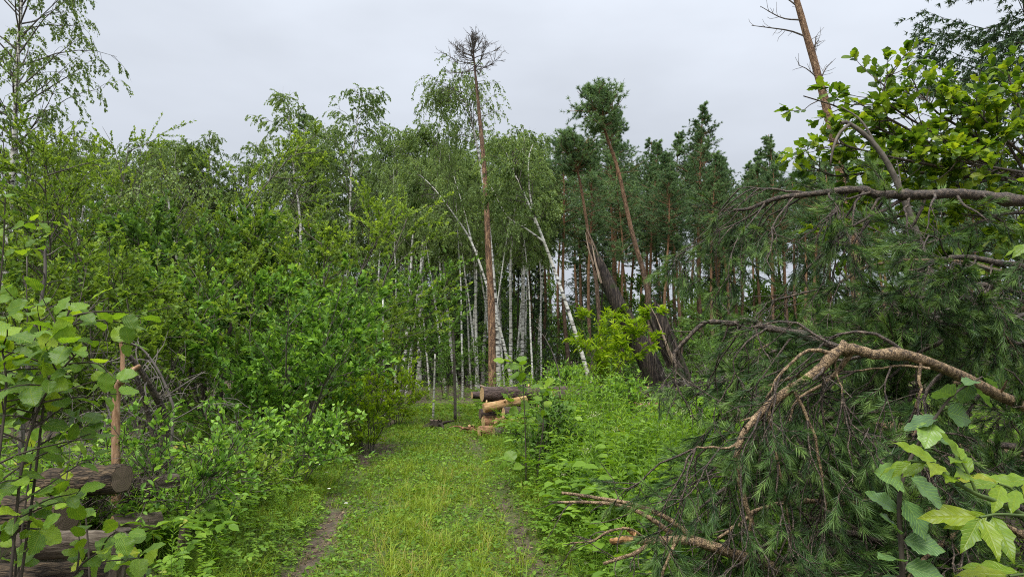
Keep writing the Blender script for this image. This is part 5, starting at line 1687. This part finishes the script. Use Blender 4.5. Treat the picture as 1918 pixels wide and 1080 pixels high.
def broken_bough():
    base = at(1352, 1030, 3.9); base[2] = float(gh(base[0], base[1]))
    root = thing('broken_bough', 'snapped pine branch with torn orange end lying in the weeds beside the track', 'branch', base)
    rng = np.random.default_rng(9)
    K = lambda *pp: pl(pp, 14) - base
    P = [(K((1480, 1075, 3.9), (1400, 1045, 3.9), (1340, 1025, 3.9), (1290, 1010, 3.9), (1240, 1012, 3.9), (1190, 1010, 3.9), (1145, 1014, 3.9)), .034, .020, 'bough_bark', 'limb'),
         (K((1300, 1008, 3.9), (1250, 970, 3.88), (1190, 945, 3.86), (1120, 932, 3.84), (1052, 922, 3.82)), .016, .008, 'bough_bark', 'branch'),
         (K((1260, 1000, 3.92), (1210, 965, 3.95), (1160, 945, 3.95), (1100, 940, 3.95), (1044, 940, 3.95)), .015, .007, 'bough_bark', 'branch'),
         (K((1210, 1010, 3.9), (1180, 990, 3.85), (1140, 994, 3.8), (1110, 1012, 3.8), (1068, 1016, 3.8)), .009, .004, 'bough_bark', 'branch'),
         (K((1215, 1018, 3.9), (1190, 1035, 3.85), (1160, 1045, 3.82), (1130, 1055, 3.8)), .014, .008, 'bough_bark', 'branch'),
         (K((1265, 1012, 3.9), (1255, 1040, 3.85), (1242, 1070, 3.85), (1238, 1100, 3.85)), .011, .006, 'bough_bark', 'branch')]
    for q, r0, r1, m, nm in P:
        g = Geo(); tubes(g, q, r0, r1, 9, bump=.05, rng=rng, cap=True)
        obj(nm, g.mesh('broken_' + nm, [M[m]], True), root)
        idx, t, p, T = sub(rng, q[None], 6, .2, 1)
        g = Geo(); tubes(g, grow(rng, p, side(rng, T, .8), rng.uniform(.08, .3, 6), 5, .2, .1), .004, .002, 4)
        stuff(obj('twigs', g.mesh('broken_twigs', [M['dark_bough']]), root))
    g = Geo(); q = K((1185, 1010, 3.87), (1165, 1010, 3.87), (1142, 1013, 3.87)); tubes(g, q, .018, .012, 7, bump=.2, rng=rng, cap=True)
    obj('torn_end', g.mesh('torn_end', [M['broken_wood']]), root)
    g = Geo(); q = K((1190, 1000, 3.86), (1175, 990, 3.86), (1165, 988, 3.86)); tubes(g, q, .014, .006, 6, bump=.2, rng=rng, cap=True)
    obj('torn_end', g.mesh('torn_end', [M['broken_wood']]), root)


broken_bough()

# bright maple-like tree in front of the snag
thicket('maple_sapling', 'bright yellow-green sapling with drooping leaflets before the long leaning snag', 1092, 14.3, 560, 'yellow_leaf', 220, bark='twig', cat='sapling', stems=3, spread=1.0, leaf=.125, leaves=2600, openb=.28, r=.016, nb=9, low=.35, up=.3, tmpl=DROOP)
thicket('hazel_bush', 'dark green upright bush standing in the weeds before the log pile', 1025, 9.2, 745, 'dark_leaf', 221, bark='twig', cat='shrub', stems=9, spread=.55, leaf=.06, leaves=3600, openb=.25, r=.008, nb=8)
thicket('nettle_bush', 'leafy green bush between the log pile and the split stump', 1150, 13.2, 722, 'willow_leaf', 222, bark='twig', cat='shrub', stems=9, spread=.9, leaf=.09, leaves=3400, openb=.5, r=.01, nb=8)
thicket('nettle_bush', 'leafy bush at the foot of the leaning birch behind the log pile', 1060, 17.5, 690, 'willow_leaf', 223, bark='twig', cat='shrub', stems=8, spread=1.0, leaf=.09, leaves=3000, openb=.5, r=.01, nb=8)
thicket('nettle_bush', 'bright bush below the dead brush right of the stump', 1330, 9.5, 735, 'willow_leaf', 224, bark='twig', cat='shrub', stems=8, spread=.8, leaf=.08, leaves=2600, openb=.5, r=.01, nb=8)


# ================================================================== GRASS AND WEEDS
def blades(g, rng, pos, L, W, lean, rnd):
    """bent grass blades"""
    N = len(pos)
    az = rng.uniform(0, 6.28, N)
    D = np.stack([np.cos(az) * lean, np.sin(az) * lean, np.ones(N)], -1)
    D = nrm(D)
    U = nrm(np.stack([np.cos(az), np.sin(az), np.zeros(N)], -1) * -1)
    R = frames(D, U)
    sc_ = np.stack([W, L, L], -1)
    tv = BLADE[0]
    lv = tv[None] * sc_[:, None, :]
    lv[:, 4, 2] = -(.25 + lean) * L * .6
    v = np.einsum('nij,nkj->nki', R, lv) + pos[:, None, :]
    off = (np.arange(N) * 5)[:, None, None]
    base = g.n
    g.add(v.reshape(-1, 3), (BL_Q[None] + off).reshape(-1, 4), rnd)
    g.f.append(((BL_T[None] + off).reshape(-1, 3) + base, np.asarray(rnd, np.float32), 0))


def sample_y(rng, n, a, b):
    return a * (b / a) ** rng.random(n)


def grass():
    rng = np.random.default_rng(600)
    N = 84000
    y = sample_y(rng, N, 4.0, 23)
    d = rng.uniform(-1.7, 1.8, N)
    x = path_x(y) + d
    dm = dirt_amount(x, y)
    # uneven growth: clumps and thin places
    cl = np.sin(x * 3.1 + y * 1.3) * np.sin(y * 2.3 - x * 1.7) * .5 + .5
    k = rng.random(N) < np.clip(1.15 - dm * 1.25, 0.05, 1) * (.25 + .75 * cl)
    x, y, d, cl = x[k], y[k], d[k], cl[k]
    n = len(x)
    mid = np.exp(-(d / .55) ** 2)
    L = rng.uniform(.025, .085, n) * (1 + .9 * mid * cl) * (1 + np.clip(y - 6, 0, 12) * .03) + (np.abs(d) > 1.1) * rng.uniform(0, .16, n)
    W = .0042 * (1 + np.clip(y - 5, 0, 18) * .13) * rng.uniform(.7, 1.3, n)
    pos = np.stack([x, y, gh(x, y) - .005], -1)
    g = Geo(); blades(g, rng, pos, L, W, rng.uniform(.1, .9, n), np.clip(rng.normal(.42, .22, n) + .3 * (cl - .5), 0, 1))
    stuff(tag(obj('grass', g.mesh('track_grass', [M['grass']])), 'short yellow-green grass growing on the track between the wheel ruts', 'grass'))
    # clover, plantain and other small broad leaves between the blades
    N = 52000
    y = sample_y(rng, N, 4.0, 23); d = rng.uniform(-2.0, 2.1, N); x = path_x(y) + d
    dm = dirt_amount(x, y)
    cl = np.sin(x * 2.3 - y * 1.1 + 1) * np.sin(y * 1.9 + x * 2.7) * .5 + .5
    k = rng.random(N) < np.clip(1.1 - dm * 1.3, .02, 1) * (.35 + .65 * cl)
    x, y = x[k], y[k]; n = len(x)
    az = rng.uniform(0, 6.28, n)
    D = np.stack([np.cos(az), np.sin(az), rng.uniform(-.1, .7, n)], -1)
    z = gh(x, y) + rng.uniform(.005, .07, n)
    g = Geo()
    g.inst(LEAF4, np.stack([x, y, z], -1), up_frames(rng, D, .3), rng.uniform(.022, .06, n) * (1 + np.clip(y - 6, 0, 14) * .05), np.clip(rng.normal(.5, .22, n), 0, 1))
    stuff(tag(obj('clover', g.mesh('clover', [M['weed_leaf']])), 'small broad leaves of clover and plantain low on the track', 'ground cover'))
    # arching tall grass along the middle strip
    T = 150
    y = sample_y(rng, T, 4.3, 10); d = rng.normal(.05, .33, T); x = path_x(y) + d
    nb = 26
    xx = np.repeat(x, nb) + rng.normal(0, .035, T * nb); yy = np.repeat(y, nb) + rng.normal(0, .035, T * nb)
    g = Geo()
    L = rng.uniform(.10, .30, T * nb) * np.repeat(rng.uniform(.6, 1.1, T), nb)
    blades(g, rng, np.stack([xx, yy, gh(xx, yy)], -1), L, np.full(T * nb, .0052), rng.uniform(.1, 1.0, T * nb), np.clip(np.repeat(rng.normal(.62, .15, T), nb) + rng.normal(0, .12, T * nb), 0, .97))
    stuff(tag(obj('tall_grass', g.mesh('tall_grass', [M['grass']])), 'tufts of long arching grass in the middle of the track', 'grass'))
    # leaf litter and dry stalks on the ruts
    N = 14000
    y = sample_y(rng, N, 4.0, 20); d = np.where(rng.random(N) < .5, rng.normal(-.93, .2, N), rng.normal(.95, .2, N)); d = np.where(rng.random(N) < .38, rng.uniform(-1.3, 1.3, N), d); x = path_x(y) + d
    az = rng.uniform(0, 6.28, N)
    D = np.stack([np.cos(az), np.sin(az), rng.uniform(-.1, .25, N)], -1)
    g = Geo(); p = np.stack([x, y, gh(x, y) + .006], -1)
    h = N // 2
    g.inst(LEAF4, p[:h], up_frames(rng, D[:h], .35), rng.uniform(.015, .045, h), rng.uniform(0, 1, h))
    sc3 = np.stack([np.full(N - h, .004), rng.uniform(.05, .2, N - h), np.ones(N - h)], -1)
    g.inst(NEEDLE, p[h:], up_frames(rng, D[h:], .35), sc3, rng.uniform(.3, 1, N - h))
    stuff(tag(obj('leaf_litter', g.mesh('leaf_litter', [M['dead_leaf']])), 'brown leaf litter and dry stalks lying in the wheel ruts', 'leaf litter'))


grass()


def weed_templates(cheap=False):
    rng = np.random.default_rng(700)
    out = []
    F6 = LEAF4 if cheap else LEAF6
    LN = (LEAF4[0] * [.34, 1, 1], LEAF4[1]) if cheap else LANCE
    k_ = .62 if cheap else 1.0

    def stem(g, H, bend, n=6, r=.004):
        q = smooth([[0, 0, 0], [bend * .25, 0, H * .5], [bend, 0, H]], n)
        tubes(g, q if not cheap else q[::5], r, r * .4, 3, 1)
        return q
    for v in range(2):        # willowherb: narrow leaves up the stem
        g = Geo(); q = stem(g, 1.0, rng.uniform(.05, .2))
        n = int(36 * k_); t = np.linspace(.12, 1, n)
        p, T = along(np.repeat(q[None], n, 0), t)
        D = side(rng, T, 1.15 - .5 * t, np.arange(n) * 2.4) + [0, 0, -.1]
        g.inst(LN, p, up_frames(rng, D, .25), (.15 - .07 * t) * rng.uniform(.8, 1.15, n), np.clip(.35 + .35 * t + rng.normal(0, .1, n), 0, .9))
        out.append(g)
    for v in range(2):        # nettle / dead-nettle: opposite broad leaves
        g = Geo(); q = stem(g, 1.0, rng.uniform(.0, .15))
        n = 16 if cheap else 24; t = np.repeat(np.linspace(.15, 1, n // 2), 2)
        p, T = along(np.repeat(q[None], n, 0), t)
        az = np.repeat(np.arange(n // 2) * 1.57, 2) + np.tile([0, np.pi], n // 2)
        D = side(rng, T, 1.2, az) + [0, 0, -.25]
        g.inst(F6, p, up_frames(rng, D, .2), (.16 - .08 * t) * rng.uniform(.8, 1.15, n), np.clip(.35 + .3 * t + rng.normal(0, .1, n), 0, .9))
        out.append(g)
    for v in range(2):        # raspberry / ground elder: stalks with leaflets
        g = Geo()
        for k in range(5 if cheap else 7):
            az = k / (5 if cheap else 7) * 6.28 + rng.uniform(0, .6); L = rng.uniform(.5, 1.0)
            q = grow(rng, [[0, 0, 0]], [[math.cos(az) * .6, math.sin(az) * .6, 1]], L, 6, .05, .35)[0]
            tubes(g, q[::5] if cheap else q[[0, 2, 5]], .003, .0015, 3, 1)
            n = 7; t = np.array([1, .92, .92, .78, .78, .6, .6]); p, T = along(np.repeat(q[None], n, 0), t)
            sd = nrm(np.cross(T, [0, 0, 1.0])) * np.array([0, 1, -1, 1, -1, 1, -1])[:, None]
            D = T * .5 + sd + [0, 0, -.1]
            g.inst(F6, p, up_frames(rng, D, .2), .16 * rng.uniform(.7, 1.15, n), np.clip(rng.normal(.5, .15, n), 0, .93))
        out.append(g)
    g = Geo()                 # tall meadow grass
    n = int(34 * k_)
    blades(g, rng, rng.normal(0, .03, (n, 3)) * [1, 1, 0], rng.uniform(.5, 1.0, n), np.full(n, .009), rng.uniform(.05, .6, n), np.clip(rng.normal(.5, .2, n), 0, .95))
    out.append(g)
    g = Geo()                 # horsetail: whorls of thin green bristles
    q = stem(g, .7, .05); nw = 6 if cheap else 15; n = nw * 10; t = np.repeat(np.linspace(.2, 1, nw), 10)
    p, T = along(np.repeat(q[None], n, 0), t)
    D = side(rng, T, 1.0, np.tile(np.arange(10) * .628, nw)) + [0, 0, -.1]
    g.inst((NEEDLE[0] * [.03, 1, 1], NEEDLE[1]), p, frames(D, rng.normal(0, 1, D.shape)), (.2 - .15 * t), np.clip(rng.normal(.6, .12, n), 0, .9))
    out.append(g)
    g = Geo()                 # meadowsweet: pinnate leaves and a creamy head
    q = stem(g, 1.0, .1)
    n = int(22 * k_); t = np.linspace(.1, .85, n); p, T = along(np.repeat(q[None], n, 0), t)
    D = side(rng, T, 1.1) + [0, 0, -.1]
    g.inst(F6, p, up_frames(rng, D, .3), .12 * rng.uniform(.7, 1.2, n), np.clip(rng.normal(.45, .15, n), 0, .9))
    n = 24 if cheap else 60; pp = q[-1] + rng.normal(0, .045, (n, 3)) * [1, 1, .5]
    g.inst(LEAF4, pp, up_frames(rng, rng.normal(0, 1, (n, 3)), 1), .016 * np.ones(n), rng.uniform(0, 1, n), 2)
    out.append(g)
    return out


WT = weed_templates()
WTC = weed_templates(True)
WM = [M['weed_leaf'], M['green_stem'], M['cream_flower']]


def scatter(name, label, cat, x, y, h, weights, seed, sink=.02, near=8.5):
    rng = np.random.default_rng(seed)
    g = Geo()
    kind = rng.choice(len(WT), len(x), p=np.array(weights) / sum(weights))
    for k, far in [(k, f) for k in range(len(WT)) for f in (False, True)]:
        s = (kind == k) & ((y > near) == far)
        n = s.sum()
        if not n:
            continue
        a = rng.uniform(0, 6.28, n); ti = rng.normal(0, .12, (n, 2))
        Z = nrm(np.stack([ti[:, 0], ti[:, 1], np.ones(n)], -1))
        X = nrm(np.cross(np.stack([np.cos(a), np.sin(a), np.zeros(n)], -1), Z)); Yv = np.cross(Z, X)
        R = np.stack([X, Yv, Z], -1)
        pos = np.stack([x[s], y[s], gh(x[s], y[s]) - sink], -1)
        hh = h[s] * rng.uniform(.7, 1.2, n) * (1.0 if k != 6 else .8)
        g.merge_inst((WTC if far else WT)[k], pos, R, hh, rng.normal(0, .1, n))
    return stuff(tag(obj(name, g.mesh(name, WM)), label, cat))


def weeds():
    rng = np.random.default_rng(710)
    # right of the track
    N = 2500
    y = sample_y(rng, N, 4.2, 21); d = .84 + rng.random(N) ** 1.2 * 4.3; x = path_x(y) + d
    u = 959 + x / y * F
    k = (u < 1420) & ((y < 13.3) | (d < 2.3))
    x, y, d = x[k], y[k], d[k]
    h = .14 + .75 * np.clip((d - .95) / .9, 0, 1) + .26 * np.clip((d - 1.7) / .8, 0, 1) * np.clip((y - 6) / 4, 0, 1)
    h = h * np.clip(.62 + y / 22, .6, 1.05) * np.where((959 + x / y * F > 1150) & (y > 9), .72, 1)
    scatter('weeds', 'tall mixed weeds and fireweed filling the ground right of the track', 'weeds', x, y, h, (4, 3, 2.2, 2, 1.6, 1.4, 2.2, 1.6, .5), 711)
    # left bank
    N = 2300
    y = sample_y(rng, N, 3.6, 21); d = .93 + rng.random(N) ** 1.35 * 4; x = path_x(y) - d
    u = 959 + x / y * F
    k = (u > -60) & (dirt_amount(x, y) < .5) & ~((u < 330) & (y < 4.9))
    x, y, d = x[k], y[k], d[k]
    h = .12 + .50 * np.clip((d - 1.0) / .9, 0, 1)
    scatter('weeds', 'mixed weeds, grass and horsetail covering the bank left of the track', 'weeds', x, y, h, (1.2, 1, 2, 2, 2.2, 2.2, 4, 4, .1), 712)
    N = 750
    y = sample_y(rng, N, 4.2, 17); d = rng.uniform(-1.15, 1.15, N); x = path_x(y) + d
    scatter('weeds', 'small weeds and seedlings dotted over the grass of the track', 'weeds', x, y, rng.uniform(.06, .17, N), (.6, .5, 1.5, 1.5, 3, 3, 1, 1, 0), 715, near=0)
    # low growth where the track ends and under the trees
    N = 1500
    y = rng.uniform(17.5, 33, N); x = rng.uniform(-.75, .62, N) * y
    u = 959 + x / y * F
    h = rng.uniform(.3, .75, N) * np.where((u > 730) & (u < 890) & (y < 20), .35, 1)
    scatter('undergrowth', 'low green undergrowth along the foot of the woods', 'undergrowth', x, y, h, (1, 1, 3, 3, 3, 3, 1, .3, .1), 713, near=0)
    N = 900
    y = rng.uniform(7.5, 26, N); u = rng.uniform(1330, 2060, N); x = (u - 959) / F * y
    scatter('undergrowth', 'green undergrowth on the ground behind the fallen pine', 'undergrowth', x, y, rng.uniform(.35, .85, N), (2, 2, 3, 3, 3, 3, 1, .3, .1), 716, near=0)
    N = 520
    y = rng.uniform(2.5, 14, N); u = rng.uniform(1850, 2700, N); x = (u - 959) / F * y
    scatter('undergrowth', 'weeds growing along the trunk of the fallen pine', 'undergrowth', x, y, rng.uniform(.25, .7, N), (2, 2, 3, 3, 3, 3, 1, .3, .1), 717, near=0)
    # low growth under the fallen pine and in the foreground corners
    N = 500
    y = rng.uniform(2.6, 8, N); x = rng.uniform(.12, .8, N) * y
    scatter('weeds', 'shaded weeds growing up between the fallen pine boughs', 'weeds', x, y, rng.uniform(.2, .45, N), (1, 1, 1, 1, 2, 2, 1, .5, 0), 714, near=0)


weeds()


def daisy(u, v, seed):
    rng = np.random.default_rng(seed)
    yy = 1.6 * F / (v - 669.0) * .93
    t = at(u, v, yy); z0 = float(gh(t[0], yy))
    root = thing('daisy', 'small white daisy flowering at the edge of the left wheel rut', 'flower', (t[0], yy, z0), None, 'daisies by the rut')
    h = max(.1, t[2] - z0)
    g = Geo(); tubes(g, np.array([[0, 0, 0], [.01, 0, h * .5], [0, 0, h]]), .002, .0015, 4)
    obj('stem', g.mesh('daisy_stem', [M['green_stem']]), root)
    n = 13; a = np.arange(n) / n * 6.283
    D = np.stack([np.cos(a), np.sin(a) * .7 - .1, np.full(n, .35)], -1)
    g = Geo(); g.inst(LANCE, np.tile([0, 0, h], (n, 1)), frames(D, np.tile([0, -.6, 1.0], (n, 1))), np.stack([np.full(n, .045), np.full(n, .02), np.full(n, .02)], -1), rng.uniform(0, 1, n))
    obj('petals', g.mesh('daisy_petals', [M['white_petal']]), root)
    g = Geo(); a = np.arange(8) / 8 * 6.283
    g.add(np.vstack([[0, 0, h + .006], np.stack([.005 * np.cos(a), .005 * np.sin(a), np.full(8, h + .003)], -1)]), [(0, 1 + j, 1 + (j + 1) % 8) for j in range(8)], .9)
    obj('centre', g.mesh('daisy_centre', [M['maple_leaf']]), root)


for k, (u, v) in enumerate(((648, 942), (612, 884), (616, 915), (598, 870))):
    daisy(u, v, k)
